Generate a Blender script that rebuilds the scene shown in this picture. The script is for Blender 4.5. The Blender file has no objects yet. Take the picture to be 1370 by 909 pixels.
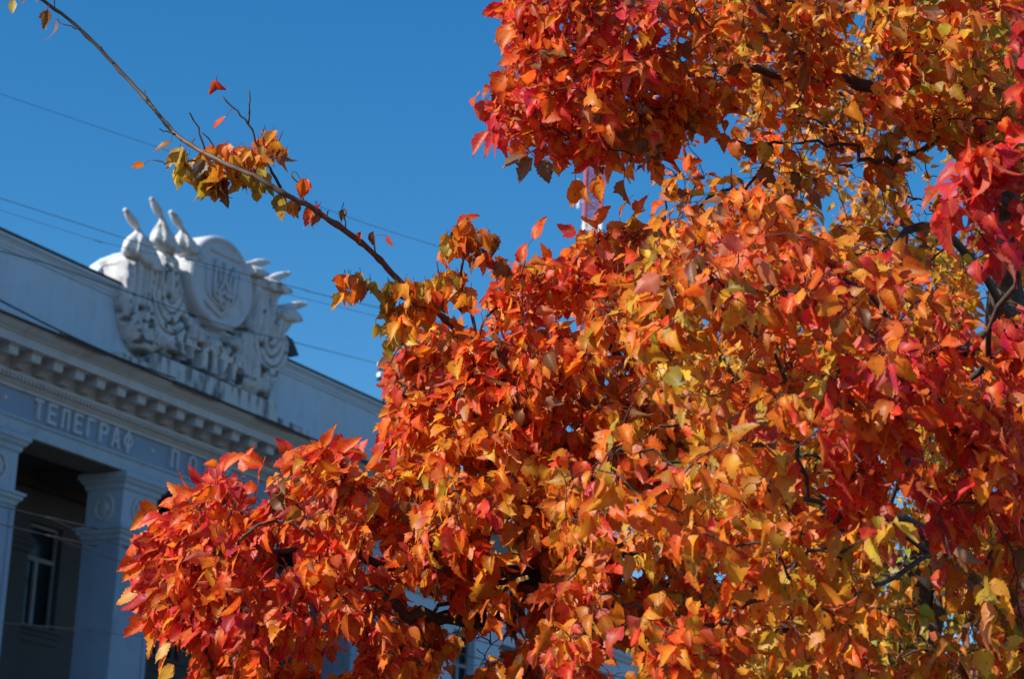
import bpy, bmesh, math, random
import numpy as np
from mathutils import Vector, Matrix

C = bpy.context.scene.collection
# ------------------------------------------------------------------ camera
F = 3148.0; CX, CY = 685.0, 454.5            # focal length and centre for a 1370 px wide frame
PITCH = math.atan(909 / F); ROLL = math.radians(2.52)
fwd = np.array([0, math.cos(PITCH), math.sin(PITCH)]); r0 = np.array([1., 0, 0]); u0 = np.cross(r0, fwd)
RT = math.cos(ROLL) * r0 + math.sin(ROLL) * u0
UP = -math.sin(ROLL) * r0 + math.cos(ROLL) * u0
CAM = np.array([0, 0, 1.6])
cam = bpy.data.cameras.new("camera"); co = bpy.data.objects.new("camera", cam); C.objects.link(co)
m = Matrix.Identity(4)
for i in range(3):
    m[i][0] = RT[i]; m[i][1] = UP[i]; m[i][2] = -fwd[i]; m[i][3] = CAM[i]
co.matrix_world = m
cam.sensor_width = 36; cam.lens = F * 36 / 1370; cam.clip_end = 6000
cam.dof.use_dof = True; cam.dof.focus_distance = 6.0; cam.dof.aperture_fstop = 9.5
bpy.context.scene.camera = co
# ------------------------------------------------------------------ light
SUN_AZ = math.radians(-117.0); SUN_EL = math.radians(34)
SUN = np.array([math.sin(SUN_AZ) * math.cos(SUN_EL), math.cos(SUN_AZ) * math.cos(SUN_EL), math.sin(SUN_EL)])
w = bpy.data.worlds.new("World"); bpy.context.scene.world = w; w.use_nodes = True
nt = w.node_tree; bg = nt.nodes['Background']; sk = nt.nodes.new('ShaderNodeTexSky'); sk.sky_type = 'NISHITA'
sk.sun_disc = False; sk.sun_elevation = SUN_EL; sk.sun_rotation = SUN_AZ % (2 * math.pi)
sk.air_density = 1.0; sk.dust_density = 0.3; sk.ozone_density = 3.0
hs = nt.nodes.new('ShaderNodeHueSaturation'); hs.inputs['Saturation'].default_value = 1.38; hs.inputs['Hue'].default_value = .498
nt.links.new(sk.outputs[0], hs.inputs['Color']); nt.links.new(hs.outputs[0], bg.inputs['Color'])
bg.inputs['Strength'].default_value = 0.108
sl = bpy.data.lights.new("sun", 'SUN'); sl.energy = 5.0; sl.angle = math.radians(0.5); sl.color = (1, .93, .83)
so = bpy.data.objects.new("sun", sl); C.objects.link(so)
so.rotation_euler = Vector(SUN).to_track_quat('Z', 'Y').to_euler()
vs = bpy.context.scene.view_settings
vs.view_transform = 'Standard'; vs.look = 'None'; vs.gamma = 1; vs.exposure = 0.45; vs.use_curve_mapping = False
cy = bpy.context.scene.cycles
cy.max_bounces = 8; cy.transmission_bounces = 6; cy.diffuse_bounces = 4; cy.glossy_bounces = 3; cy.transparent_max_bounces = 6

# ------------------------------------------------------------------ frames of reference
def ray(px, py): return fwd + RT * (px - CX) / F - UP * (py - CY) / F
def at(px, py, d): return CAM + ray(px, py) * d          # a point of the garden or the street
YAW = math.radians(29.45)
D = np.array([math.sin(YAW), math.cos(YAW), 0]); N = np.array([math.cos(YAW), -math.sin(YAW), 0])
P0 = np.array([-5.73128, 44.63353, 0])                    # foot of the portico's middle, facade local origin
def L(px, py, o=0.0):                                      # facade local (u along wall, y into the house, z)
    v = ray(px, py); t = ((P0 + N * o - CAM) @ N) / (v @ N); p = CAM + v * t
    return np.array([(p - P0) @ D, -o, p[2]])

# ------------------------------------------------------------------ helpers
def tag(o, label=None, cat=None, group=None, kind=None):
    if label: o['label'] = label
    if cat: o['category'] = cat
    if group: o['group'] = group
    if kind: o['kind'] = kind
    return o
def empty(name, loc=(0, 0, 0), rz=0, parent=None):
    o = bpy.data.objects.new(name, None); C.objects.link(o); o.location = loc; o.rotation_euler = (0, 0, rz)
    if parent: o.parent = parent
    return o
def link(name, bm, m, parent=None, smooth=False):
    me = bpy.data.meshes.new(name); bmesh.ops.recalc_face_normals(bm, faces=bm.faces); bm.to_mesh(me); bm.free()
    me.materials.append(m)
    if smooth: me.polygons.foreach_set('use_smooth', [True] * len(me.polygons))
    o = bpy.data.objects.new(name, me); C.objects.link(o)
    if parent: o.parent = parent
    return o
def box(bm, x0, x1, y0, y1, z0, z1, bev=0):
    r = bmesh.ops.create_cube(bm, size=1); vs_ = r['verts']
    for v in vs_:
        v.co = Vector((x0 + (v.co.x + .5) * (x1 - x0), y0 + (v.co.y + .5) * (y1 - y0), z0 + (v.co.z + .5) * (z1 - z0)))
    if bev:
        es = list({e for v in vs_ for e in v.link_edges})
        bmesh.ops.bevel(bm, geom=es, offset=bev, segments=2, affect='EDGES', profile=.6)
def sweep_u(bm, prof, u0_, u1_, caps=True):
    """extrude an (offset, z) profile along the wall, from u0 to u1; profile is an open or closed outline"""
    a = [bm.verts.new((u0_, -o, z)) for o, z in prof]; b = [bm.verts.new((u1_, -o, z)) for o, z in prof]
    n = len(prof)
    for i in range(n):
        j = (i + 1) % n
        bm.faces.new((a[i], a[j], b[j], b[i]))
    if caps: bm.faces.new(a[::-1]); bm.faces.new(b)
def prism(bm, poly, y0, y1, bev=0):
    """poly: list of (u, z); extruded through the wall depth y0..y1"""
    a = [bm.verts.new((p[0], y0, p[1])) for p in poly]; b = [bm.verts.new((p[0], y1, p[1])) for p in poly]
    n = len(poly); fa = bm.faces.new(a[::-1]); bm.faces.new(b)
    for i in range(n): bm.faces.new((a[i], a[(i + 1) % n], b[(i + 1) % n], b[i]))
    if bev: bmesh.ops.bevel(bm, geom=list(fa.edges), offset=bev, segments=3, affect='EDGES', profile=.5)
def tube(bm, pts, rads, seg=8, cap=True):
    pts = [Vector(p) for p in pts]; rings = []; ref = Vector((.31, .2, .93)).normalized()
    for i, p in enumerate(pts):
        d = (pts[min(i + 1, len(pts) - 1)] - pts[max(i - 1, 0)]).normalized()
        s = d.cross(ref)
        if s.length < .1: s = d.cross(Vector((1, 0, 0)))
        s.normalize(); t = d.cross(s)
        rings.append([bm.verts.new(p + (s * math.cos(a) + t * math.sin(a)) * rads[i]) for a in [2 * math.pi * k / seg for k in range(seg)]])
    for A, B in zip(rings, rings[1:]):
        for k in range(seg): bm.faces.new((A[k], A[(k + 1) % seg], B[(k + 1) % seg], B[k]))
    if cap: bm.faces.new(rings[0][::-1]); bm.faces.new(rings[-1])

# ------------------------------------------------------------------ materials
def mat(name, col, rough=.8, spec=.3):
    m_ = bpy.data.materials.new(name); m_.use_nodes = True; b = m_.node_tree.nodes['Principled BSDF']
    b.inputs['Base Color'].default_value = (*col, 1); b.inputs['Roughness'].default_value = rough
    b.inputs['Specular IOR Level'].default_value = spec
    return m_
def nodes(m_): return m_.node_tree.nodes, m_.node_tree.links, m_.node_tree.nodes['Principled BSDF']
def plaster(name, col, dirt=(.10, .085, .07), amount=.35, scale=1.3, streak=.5, bump=.15, th=(.52, .72)):
    """painted stucco: faint patches, dirt in irregular blotches and drip streaks"""
    m_ = mat(name, col, .9, .2); ns, ls, b = nodes(m_)
    tc = ns.new('ShaderNodeTexCoord'); mp = ns.new('ShaderNodeMapping'); mp.inputs['Scale'].default_value = (scale * 3.2, scale * 3.2, scale * .7)
    ls.new(tc.outputs['Object'], mp.inputs[0])
    n1 = ns.new('ShaderNodeTexNoise'); n1.inputs['Scale'].default_value = scale * 2; n1.inputs['Detail'].default_value = 8; n1.inputs['Roughness'].default_value = .65
    n2 = ns.new('ShaderNodeTexNoise'); n2.inputs['Scale'].default_value = 1; n2.inputs['Detail'].default_value = 6
    ls.new(tc.outputs['Object'], n1.inputs[0]); ls.new(mp.outputs[0], n2.inputs[0])
    mx = ns.new('ShaderNodeMix'); mx.data_type = 'FLOAT'; mx.inputs[0].default_value = streak
    ls.new(n1.outputs[0], mx.inputs[2]); ls.new(n2.outputs[0], mx.inputs[3])
    rp = ns.new('ShaderNodeMapRange'); rp.inputs[1].default_value = th[0]; rp.inputs[2].default_value = th[1]; rp.inputs[4].default_value = amount
    ls.new(mx.outputs[0], rp.inputs[0])
    n3 = ns.new('ShaderNodeTexNoise'); n3.inputs['Scale'].default_value = .8; n3.inputs['Detail'].default_value = 5; ls.new(tc.outputs['Object'], n3.inputs[0])
    cr = ns.new('ShaderNodeMix'); cr.data_type = 'RGBA'
    cr.inputs[6].default_value = (*[c * .86 for c in col], 1); cr.inputs[7].default_value = (*[min(1, c * 1.1) for c in col], 1)
    ls.new(n3.outputs[0], cr.inputs[0])
    c2 = ns.new('ShaderNodeMix'); c2.data_type = 'RGBA'; c2.inputs[7].default_value = (*dirt, 1)
    ls.new(rp.outputs[0], c2.inputs[0]); ls.new(cr.outputs[2], c2.inputs[6]); ls.new(c2.outputs[2], b.inputs['Base Color'])
    bp = ns.new('ShaderNodeBump'); bp.inputs['Strength'].default_value = bump; bp.inputs['Distance'].default_value = .02
    n4 = ns.new('ShaderNodeTexNoise'); n4.inputs['Scale'].default_value = 35; n4.inputs['Detail'].default_value = 4
    ls.new(tc.outputs['Object'], n4.inputs[0]); ls.new(n4.outputs[0], bp.inputs['Height']); ls.new(bp.outputs[0], b.inputs['Normal'])
    return m_
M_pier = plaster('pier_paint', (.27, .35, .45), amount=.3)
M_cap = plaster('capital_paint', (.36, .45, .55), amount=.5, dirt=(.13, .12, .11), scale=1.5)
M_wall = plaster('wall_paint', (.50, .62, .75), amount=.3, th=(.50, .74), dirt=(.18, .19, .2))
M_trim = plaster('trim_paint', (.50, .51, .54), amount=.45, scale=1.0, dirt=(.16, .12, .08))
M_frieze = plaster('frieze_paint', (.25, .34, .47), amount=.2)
M_letter = plaster('letter_paint', (.50, .56, .64), amount=.3)
M_relief = plaster('weathered_relief', (.60, .61, .62), amount=.85, scale=1.6, streak=.25, dirt=(.085, .065, .045), bump=.5, th=(.53, .66))
M_relief_g = plaster('grimy_shaded_relief', (.60, .61, .62), amount=.6, scale=1.6, streak=.25, dirt=(.085, .065, .045), bump=.5, th=(.53, .66))
ns, ls, b = nodes(M_relief_g); ga = ns.new('ShaderNodeAttribute'); ga.attribute_name = 'grime_shade'; gm = ns.new('ShaderNodeMix'); gm.data_type = 'RGBA'; gm.inputs[7].default_value = (.05, .04, .033, 1)  # attribute holds dirt blotches plus shade painted into the hollows
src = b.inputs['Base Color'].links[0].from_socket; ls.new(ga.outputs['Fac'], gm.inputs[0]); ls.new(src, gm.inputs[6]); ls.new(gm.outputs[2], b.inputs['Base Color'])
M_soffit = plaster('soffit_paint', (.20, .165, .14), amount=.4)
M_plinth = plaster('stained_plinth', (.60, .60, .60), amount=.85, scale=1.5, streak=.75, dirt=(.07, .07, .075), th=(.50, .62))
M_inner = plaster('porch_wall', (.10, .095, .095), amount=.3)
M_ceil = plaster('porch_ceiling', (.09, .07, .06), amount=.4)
M_dark = mat('dark_metal', (.025, .022, .022), .6)
M_glass = mat('window_glass', (.012, .014, .016), .08, .2)
M_frame = mat('window_frame_paint', (.26, .28, .30), .6)
M_roof = mat('roof_sheet', (.10, .10, .11), .5)
M_rust = plaster('eave_flashing', (.07, .055, .05), amount=.5, dirt=(.02, .018, .016))

# ------------------------------------------------------------------ ground
def ground_mat(name, c1, c2, sc):
    m_ = mat(name, c1, .95, .2); ns, ls, b = nodes(m_)
    n = ns.new('ShaderNodeTexNoise'); n.inputs['Scale'].default_value = sc; n.inputs['Detail'].default_value = 8
    g = ns.new('ShaderNodeTexCoord'); ls.new(g.outputs['Object'], n.inputs[0])
    mx = ns.new('ShaderNodeMix'); mx.data_type = 'RGBA'; mx.inputs[6].default_value = (*c1, 1); mx.inputs[7].default_value = (*c2, 1)
    ls.new(n.outputs[0], mx.inputs[0]); ls.new(mx.outputs[2], b.inputs['Base Color'])
    return m_
bm = bmesh.new(); bmesh.ops.create_grid(bm, x_segments=1, y_segments=1, size=2500)
g = link('ground', bm, ground_mat('dry_lawn', (.085, .07, .03), (.15, .10, .045), .4)); tag(g, kind='structure')
bm = bmesh.new(); box(bm, -60, 60, -13.5, -7.0, -.02, .006)
o = link('pavement', bm, ground_mat('paving', (.18, .15, .12), (.13, .11, .09), 1.2)); o.location = P0; o.rotation_euler.z = math.radians(90) - YAW
tag(o, kind='structure')
bm = bmesh.new(); box(bm, -60, 60, -26, -13.5, -.12, .004)
o = link('road', bm, ground_mat('asphalt', (.06, .06, .06), (.045, .045, .045), 2)); o.location = P0; o.rotation_euler.z = math.radians(90) - YAW
tag(o, kind='structure')
bm = bmesh.new(); box(bm, -60, 60, -13.5, -13.3, -.1, .13)
o = link('kerb', bm, ground_mat('kerb_stone', (.4, .38, .35), (.3, .28, .26), 2)); o.location = P0; o.rotation_euler.z = math.radians(90) - YAW
tag(o, kind='structure')

# ------------------------------------------------------------------ the post office
B = empty('post_office', P0, math.radians(90) - YAW)
tag(B, 'pale classical building in shade with piers, cornice and ТЕЛЕГРАФ lettering on its frieze', 'building')
UL, UR = -7.3, 7.25
PIERS = [-6.54 + 3.965 * k for k in range(4)]; PW = 1.035; PD = .86
# shafts, capitals
def ring(bm, u0_, u1_, y0, y1, prof):
    """a moulding run round a rectangular shaft: prof = [(overhang, z)...]"""
    rs = []
    for g_, z in prof:
        rs.append([bm.verts.new(c) for c in ((u0_ - g_, y0 - g_, z), (u1_ + g_, y0 - g_, z), (u1_ + g_, y1 + g_, z), (u0_ - g_, y1 + g_, z))])
    for A, Bq in zip(rs, rs[1:]):
        for k in range(4): bm.faces.new((A[k], A[(k + 1) % 4], Bq[(k + 1) % 4], Bq[k]))
    bm.faces.new(rs[0][::-1]); bm.faces.new(rs[-1])
for pu in PIERS:
    bm = bmesh.new(); box(bm, pu, pu + PW, 0.01, PD, 4.6, 9.72)
    for s in (pu - .012, pu + PW - .10): box(bm, s, s + .112, -.012, .10, 4.62, 9.71)
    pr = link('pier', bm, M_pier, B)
    bm = bmesh.new()
    ring(bm, pu, pu + PW, .01, PD, [(.0, 9.722), (.03, 9.74), (.05, 9.80), (.10, 9.84), (.10, 9.89), (.14, 9.91), (.14, 9.95), (.02, 9.995)])
    box(bm, pu + .01, pu + PW - .01, .02, PD - .01, 9.99, 10.70)
    ring(bm, pu, pu + PW, .01, PD, [(.0, 10.66), (.03, 10.69), (.04, 10.76), (.09, 10.80), (.11, 10.85), (.14, 10.87), (.14, 10.95), (.10, 10.992)])
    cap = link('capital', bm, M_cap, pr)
    def rosette(bm, cx, cz, ax):
        for R_, t_, a0 in ((.20, .028, 0), (.10, .022, 0), (.04, .05, 0)):
            ps = []
            for k in range(25):
                a = 2 * math.pi * k / 24; x, z = R_ * math.cos(a), R_ * 1.15 * math.sin(a)
                ps.append((cx + x, -.0, cz + z) if ax == 0 else (pu + .005, cx + x, cz + z))
            tube(bm, ps, [t_] * 25, 6, False)
        for k in range(6):
            a = 2 * math.pi * k / 6
            p1 = (cx + .05 * math.cos(a), cz + .05 * math.sin(a)); p2 = (cx + .17 * math.cos(a + .5), cz + .19 * math.sin(a + .5))
            if ax == 0: tube(bm, [(p1[0], 0, p1[1]), (p2[0], 0, p2[1])], [.03, .015], 6)
            else: tube(bm, [(pu, p1[0], p1[1]), (pu, p2[0], p2[1])], [.03, .015], 6)
    for ax, cx in ((0, pu + PW / 2), (1, PD / 2)):
        bm = bmesh.new(); rosette(bm, cx, 10.33, ax)
        link('rosette', bm, M_trim, pr)
# architrave, frieze, bed mould, corona
bm = bmesh.new(); sweep_u(bm, [(0, 10.995), (0, 11.215), (.035, 11.235), (.035, 11.275), (0, 11.28), (-.86, 11.28), (-.86, 10.995)], UL, UR)
link('architrave', bm, M_cap, B)
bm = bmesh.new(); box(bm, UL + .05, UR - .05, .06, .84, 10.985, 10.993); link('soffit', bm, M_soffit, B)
bm = bmesh.new(); sweep_u(bm, [(-.01, 11.28), (-.01, 11.73), (-.8, 11.73), (-.8, 11.28)], UL + .02, UR - .02)
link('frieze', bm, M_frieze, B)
bm = bmesh.new(); sweep_u(bm, [(-.3, 11.732), (0, 11.735), (.04, 11.74), (.045, 11.79), (.07, 11.80), (.15, 11.88), (.17, 11.92), (.20, 11.925), (.20, 11.985), (.16, 12.0), (.10, 12.03), (.10, 12.29), (-.3, 12.29)], UL - .1, UR + .1)
link('bed_moulding', bm, M_trim, B)
bm = bmesh.new()
u = UL - .05
while u < UR: box(bm, u, u + .05, -.195, -.05, 11.86, 11.925 - .004); u += .10
link('dentil_band', bm, M_trim, B)
bm = bmesh.new(); sweep_u(bm, [(-.3, 12.294), (.64, 12.294), (.66, 12.275), (.69, 12.275), (.69, 12.43), (.71, 12.445), (.735, 12.45), (.74, 12.47), (.78, 12.49), (.83, 12.53), (.88, 12.575), (.90, 12.60), (.90, 12.615), (-.3, 12.72)], UL - .6, UR + .6)
link('cornice', bm, M_trim, B)
bm = bmesh.new(); rnd = random.Random(4); u = UL - .62
while u < UR + .6:                                        # worn tin edge in short sheets
    e = min(u + rnd.uniform(.9, 1.4), UR + .62); d = rnd.uniform(-.03, .02); sg = rnd.uniform(.0, .055)
    sweep_u(bm, [(.935 + d, 12.606 - sg), (.945 + d, 12.64), (-.2, 12.76), (-.2, 12.74), (.90, 12.62)], u, e - .004); u = e
link('eave_flashing', bm, M_rust, B)
mod = None
k0 = -3
for k in range(k0, 23):
    uc = -5.99 + .593 * k
    if uc > UR: break
    if mod is None:
        bm = bmesh.new()
        pr_ = [(.10, 12.292), (.10, 12.045), (.16, 12.03), (.24, 12.04), (.31, 12.09), (.38, 12.135), (.46, 12.13), (.52, 12.10), (.57, 12.11), (.585, 12.15), (.585, 12.292)]
        sweep_u(bm, pr_, -.12, .12)
        sweep_u(bm, [(.10, 12.25), (.62, 12.25), (.62, 12.291), (.10, 12.291)], -.15, .15)
        mod = link('modillion', bm, M_trim, B); mo = mod
    else:
        mo = mod.copy(); C.objects.link(mo); mo.parent = B
    mo.location.x = uc
# attic
bm = bmesh.new(); sweep_u(bm, [(0, 12.5), (0, 14.10), (.03, 14.11), (.03, 14.16), (.05, 14.17), (.06, 14.22), (.10, 14.27), (.14, 14.29), (.14, 14.34), (.10, 14.37), (-.55, 14.37), (-.55, 12.5)], UL, UR)
link('attic_wall', bm, M_wall, B)
bm = bmesh.new(); rnd = random.Random(9); u = UL - .02
while u < UR:
    e = min(u + rnd.uniform(1.2, 1.8), UR + .02)
    sweep_u(bm, [(.16, 14.345), (.165, 14.385), (-.57, 14.43), (-.57, 14.40), (.10, 14.375)], u, e - .004); u = e
link('parapet_flashing', bm, M_rust, B)
# stepped plinth under the relief
a = L(160, 470, .14); b_ = L(413, 575, .14)
bm = bmesh.new(); sweep_u(bm, [(0, 12.6), (.14, 12.6), (.14, a[2] - .01), (.12, a[2] + .01), (0, a[2] + .01)], a[0], b_[0])
link('plinth', bm, M_plinth, B)
a = L(208, 472, .26); b_ = L(372, 545, .26)
bm = bmesh.new(); sweep_u(bm, [(.13, 12.6), (.26, 12.6), (.26, a[2] - .02), (.24, a[2]), (.13, a[2])], a[0], b_[0])
link('plinth', bm, M_plinth, B)
# lettering
def stroke(bm, pts, w_, x, z, H, W, dep=.05):
    pts = [(x + p[0] * W, z + p[1] * H) for p in pts]
    for (x0, z0), (x1, z1) in zip(pts, pts[1:]):
        d = math.hypot(x1 - x0, z1 - z0); dx, dz = (x1 - x0) / d, (z1 - z0) / d; h = w_ / 2; e = h * .98
        q = [(x0 - dx * e - dz * h, z0 - dz * e + dx * h), (x1 + dx * e - dz * h, z1 + dz * e + dx * h), (x1 + dx * e + dz * h, z1 + dz * e - dx * h), (x0 - dx * e + dz * h, z0 - dz * e - dx * h)]
        y = -dep - stroke.k; stroke.k = (stroke.k + .0013) % .008
        prism(bm, q, y, .012)
stroke.k = 0
def arc(cx, cz, rx, rz, a0, a1, n=10): return [(cx + rx * math.cos(math.radians(a0 + (a1 - a0) * i / n)), cz + rz * math.sin(math.radians(a0 + (a1 - a0) * i / n))) for i in range(n + 1)]
GL = {'Т': [[(0, 1), (1, 1)], [(.5, 1), (.5, 0)]], 'Е': [[(1, 1), (0, 1), (0, 0), (1, 0)], [(0, .52), (.85, .52)]],
      'Л': [[(0, 0), (.12, .1), (.2, 1), (1, 1), (1, 0)]], 'Г': [[(0, 0), (0, 1), (.9, 1)]],
      'Р': [[(0, 0), (0, 1), (.6, 1)] + arc(.6, .75, .4, .25, 80, -80) + [(.6, .5), (0, .5)]],
      'А': [[(0, 0), (.42, 1), (.58, 1), (1, 0)], [(.16, .3), (.84, .3)]],
      'Ф': [[(.5, 1.06), (.5, -.06)], arc(.5, .55, .58, .33, 0, 360, 18)], 'П': [[(0, 0), (0, 1), (1, 1), (1, 0)]],
      'О': [arc(.5, .72, .5, .28, 0, 180) + arc(.5, .28, .5, .28, 180, 360) + [(1, .72)]],
      'Ш': [[(0, 1), (0, 0), (1, 0), (1, 1)], [(.5, 1), (.5, 0)]], 'Н': [[(0, 0), (0, 1)], [(1, 0), (1, 1)], [(0, .5), (1, .5)]]}
def word(txt, uc, pitch):
    for i, ch in enumerate(txt):
        bm = bmesh.new(); W_ = .175 if ch not in 'Ш' else .24
        for s in GL[ch]: stroke(bm, s, .058, uc + i * pitch - W_ / 2, 11.365, .32, W_)
        link('letter', bm, M_letter, B)
word('ТЕЛЕГРАФ', -5.17, .3615); word('ПОШТА', -1.2, .56); word('ТЕЛЕФОН', 2.75, .3615)
for uc in (-6.05, -1.88, 1.78):
    bm = bmesh.new(); bmesh.ops.create_cone(bm, cap_ends=True, segments=16, radius1=.05, radius2=.035, depth=.06, matrix=Matrix.Translation((uc, -.02, 11.53)) @ Matrix.Rotation(math.pi / 2, 4, 'X'))
    link('dot_ornament', bm, M_letter, B)
# porch: ceiling, beams, inner wall, windows
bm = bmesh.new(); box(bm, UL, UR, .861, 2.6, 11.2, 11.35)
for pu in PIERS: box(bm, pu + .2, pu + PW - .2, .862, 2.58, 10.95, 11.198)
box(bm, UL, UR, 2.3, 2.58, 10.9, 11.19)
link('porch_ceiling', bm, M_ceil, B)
YI = 2.5                                                   # inner wall plane
WU = [-2.15 + 3.965 * k for k in range(-2, 3)]; WW = .95; WZ0, WZ1 = 8.33, 10.3
bm = bmesh.new(); edges = [UL] + sum([[a_, a_ + WW] for a_ in WU if a_ > UL], []) + [UR]
for i in range(0, len(edges), 2): box(bm, edges[i], edges[i + 1], YI, YI + .4, 0, 11.3)
for a_ in WU:
    if a_ > UL:
        box(bm, a_, a_ + WW, YI, YI + .4, WZ1, 11.3); box(bm, a_, a_ + WW, YI, YI + .4, 5.9, WZ0); box(bm, a_, a_ + WW, YI, YI + .4, 0, 3.5)
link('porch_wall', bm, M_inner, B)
def window(par, a_, W_, z0, z1, y, sill=True, mull=.42):
    bm = bmesh.new(); f = .06
    box(bm, a_, a_ + f, y + .12, y + .2, z0, z1); box(bm, a_ + W_ - f, a_ + W_, y + .12, y + .2, z0, z1)
    box(bm, a_ + f, a_ + W_ - f, y + .12, y + .2, z1 - f, z1); box(bm, a_ + f, a_ + W_ - f, y + .12, y + .2, z0, z0 + f)
    zt = z0 + (z1 - z0) * .66
    box(bm, a_ + f, a_ + W_ - f, y + .1, y + .2, zt - .04, zt + .04)
    um = a_ + W_ * mull; box(bm, um - .045, um + .045, y + .11, y + .2, z0 + f, zt - .04)
    w_ = link('window', bm, M_frame, par)
    bm = bmesh.new(); box(bm, a_ + .02, a_ + W_ - .02, y + .17, y + .18, z0 + .02, z1 - .02); link('pane', bm, M_glass, w_)
    if sill:
        bm = bmesh.new(); sweep_u(bm, [(-y - .1, z0 - .3), (-y + .03, z0 - .3), (-y + .04, z0 - .18), (-y + .07, z0 - .16), (-y + .07, z0 - .1), (-y + .11, z0 - .07), (-y + .11, z0 - .005), (-y - .1, z0 - .005)], a_ - .14, a_ + W_ + .14)
        link('sill', bm, M_inner if par is B and y == YI else M_wall, w_)
for a_ in WU:
    if a_ > UL:
        window(B, a_, WW, WZ0, WZ1, YI)
        bm = bmesh.new()
        box(bm, a_ - .75, a_ - .16, YI - .14, YI - .002, 4, 9.62)
        ring(bm, a_ - .75, a_ - .16, YI - .14, YI + .02, [(0, 9.622), (.05, 9.66), (.06, 9.74), (.1, 9.78), (.1, 9.84), (.02, 9.88)])
        box(bm, a_ - .74, a_ - .17, YI - .12, YI - .003, 9.88, 10.88)
        link('pilaster', bm, M_inner, B)
# lower storey, body of the house, roof
bm = bmesh.new(); box(bm, UL, UR, .0, 2.48, 4.2, 4.6); box(bm, UL, UR, .1, 2.4, -.2, 4.2)
link('portico_base', bm, M_wall, B)
def wing(u0_, u1_):
    y = 2.0; ws = []; a_ = u0_ + 1.0
    while a_ + 1.2 < u1_: ws.append(a_); a_ += 2.35
    bm = bmesh.new(); zs = [(4.6, 7.2), (8.3, 10.65)]
    e = [u0_] + sum([[q, q + 1.05] for q in ws], []) + [u1_]
    for i in range(0, len(e), 2): box(bm, e[i], e[i + 1], y, y + .45, 0, 12.3)
    for q in ws:
        zl = 0
        for z0, z1 in zs: box(bm, q, q + 1.05, y, y + .45, zl, z0); zl = z1
        box(bm, q, q + 1.05, y, y + .45, zl, 12.3)
    link('wing_wall', bm, M_wall, B)
    for q in ws:
        for z0, z1 in zs: window(B, q, 1.05, z0, z1, y + .05, mull=.5)
    bm = bmesh.new()
    sweep_u(bm, [(-y - .1, 11.2), (-y + .06, 11.2), (-y + .08, 11.3), (-y + .12, 11.34), (-y + .12, 11.4), (-y - .1, 11.42)], u0_, u1_)
    sweep_u(bm, [(-y - .1, 7.6), (-y + .05, 7.6), (-y + .1, 7.72), (-y + .1, 7.8), (-y - .1, 7.82)], u0_, u1_)
    sweep_u(bm, [(-y - .3, 11.9), (-y + .05, 11.9), (-y + .15, 12.05), (-y + .5, 12.08), (-y + .5, 12.3), (-y + .7, 12.5), (-y + .7, 12.56), (-y - .3, 12.62)], u0_, u1_)
    link('wing_cornice', bm, M_trim, B)
wing(UR + .02, 33); wing(-34, UL - .02)
bm = bmesh.new(); box(bm, -34, 33, 2.95, 14, 0, 12.55)
link('body', bm, M_wall, B)
bm = bmesh.new(); prism(bm, [(-34.2, 12.57), (33.2, 12.57), (33.2, 12.6), (30, 13.3), (-30, 13.3), (-34.2, 12.6)], 1.6, 14)
box(bm, UL + .1, UR - .1, .55, 3.0, 11.4, 12.56)
link('roof', bm, M_roof, B)
# a curved brace behind the parapet
ps = [L(x, y, -.30) for x, y in ((129, 364), (140, 352), (152, 344), (170, 337), (186, 334), (190, 385), (150, 380))]
bm = bmesh.new(); prism(bm, [(p[0], p[2]) for p in ps], .30, .62, 0); link('scroll_brace', bm, M_wall, B)
ps = [L(x, y, -.2) for x, y in ((383, 448), (392, 455), (400, 476), (392, 478), (384, 470))]
bm = bmesh.new(); prism(bm, [(p[0], p[2]) for p in ps], .2, .4, 0); link('brace_plate', bm, M_dark, B)

# ---- coat of arms with banners
EM = empty('coat_of_arms', (0, 0, 0), 0, B); tag(EM, 'weathered white relief of an oval shield between fanned banners')
OB = .28
poly = np.array([L(x, y, OB)[[0, 2]] for x, y in [(170, 345), (167, 395), (171, 430), (178, 452), (186, 466), (197, 478), (207, 476), (216, 468), (262, 490), (300, 508), (338, 528), (352, 537), (364, 541), (370, 525), (386, 484), (392, 462), (386, 448), (394, 436), (399, 415), (394, 405), (376, 408), (384, 392), (380, 372), (345, 362), (330, 340), (265, 330), (258, 352), (245, 348), (232, 330), (222, 342), (208, 340), (200, 332)]])
def inside(P, poly):
    x, y = P[..., 0], P[..., 1]; c = np.zeros(x.shape, bool); n = len(poly)
    for i in range(n):
        x0, y0 = poly[i]; x1, y1 = poly[(i + 1) % n]
        t = ((y0 > y) != (y1 > y)) & (x < (x1 - x0) * (y - y0) / (y1 - y0 + 1e-12) + x0); c ^= t
    return c
def edist(P, poly):
    d = np.full(P.shape[:-1], 1e9); n = len(poly)
    for i in range(n):
        a, b = poly[i], poly[(i + 1) % n]; ab = b - a
        t = np.clip(((P - a) @ ab) / (ab @ ab), 0, 1); q = a + t[..., None] * ab
        d = np.minimum(d, np.hypot(*np.moveaxis(P - q, -1, 0)))
    return d
rg = np.random.default_rng(3)
def vnoise(x, z, s, seed):
    g_ = np.random.default_rng(seed).random((128, 128)); x = x / s + 40; z = z / s + 40
    xi, zi = np.floor(x).astype(int), np.floor(z).astype(int); fx, fz = x - xi, z - zi; fx = fx * fx * (3 - 2 * fx); fz = fz * fz * (3 - 2 * fz)
    G = lambda a, b: g_[a % 128, b % 128]
    return (G(xi, zi) * (1 - fx) + G(xi + 1, zi) * fx) * (1 - fz) + (G(xi, zi + 1) * (1 - fx) + G(xi + 1, zi + 1) * fx) * fz
dc = L(299, 377, .42); dL = L(255, 370, .42)
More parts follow.
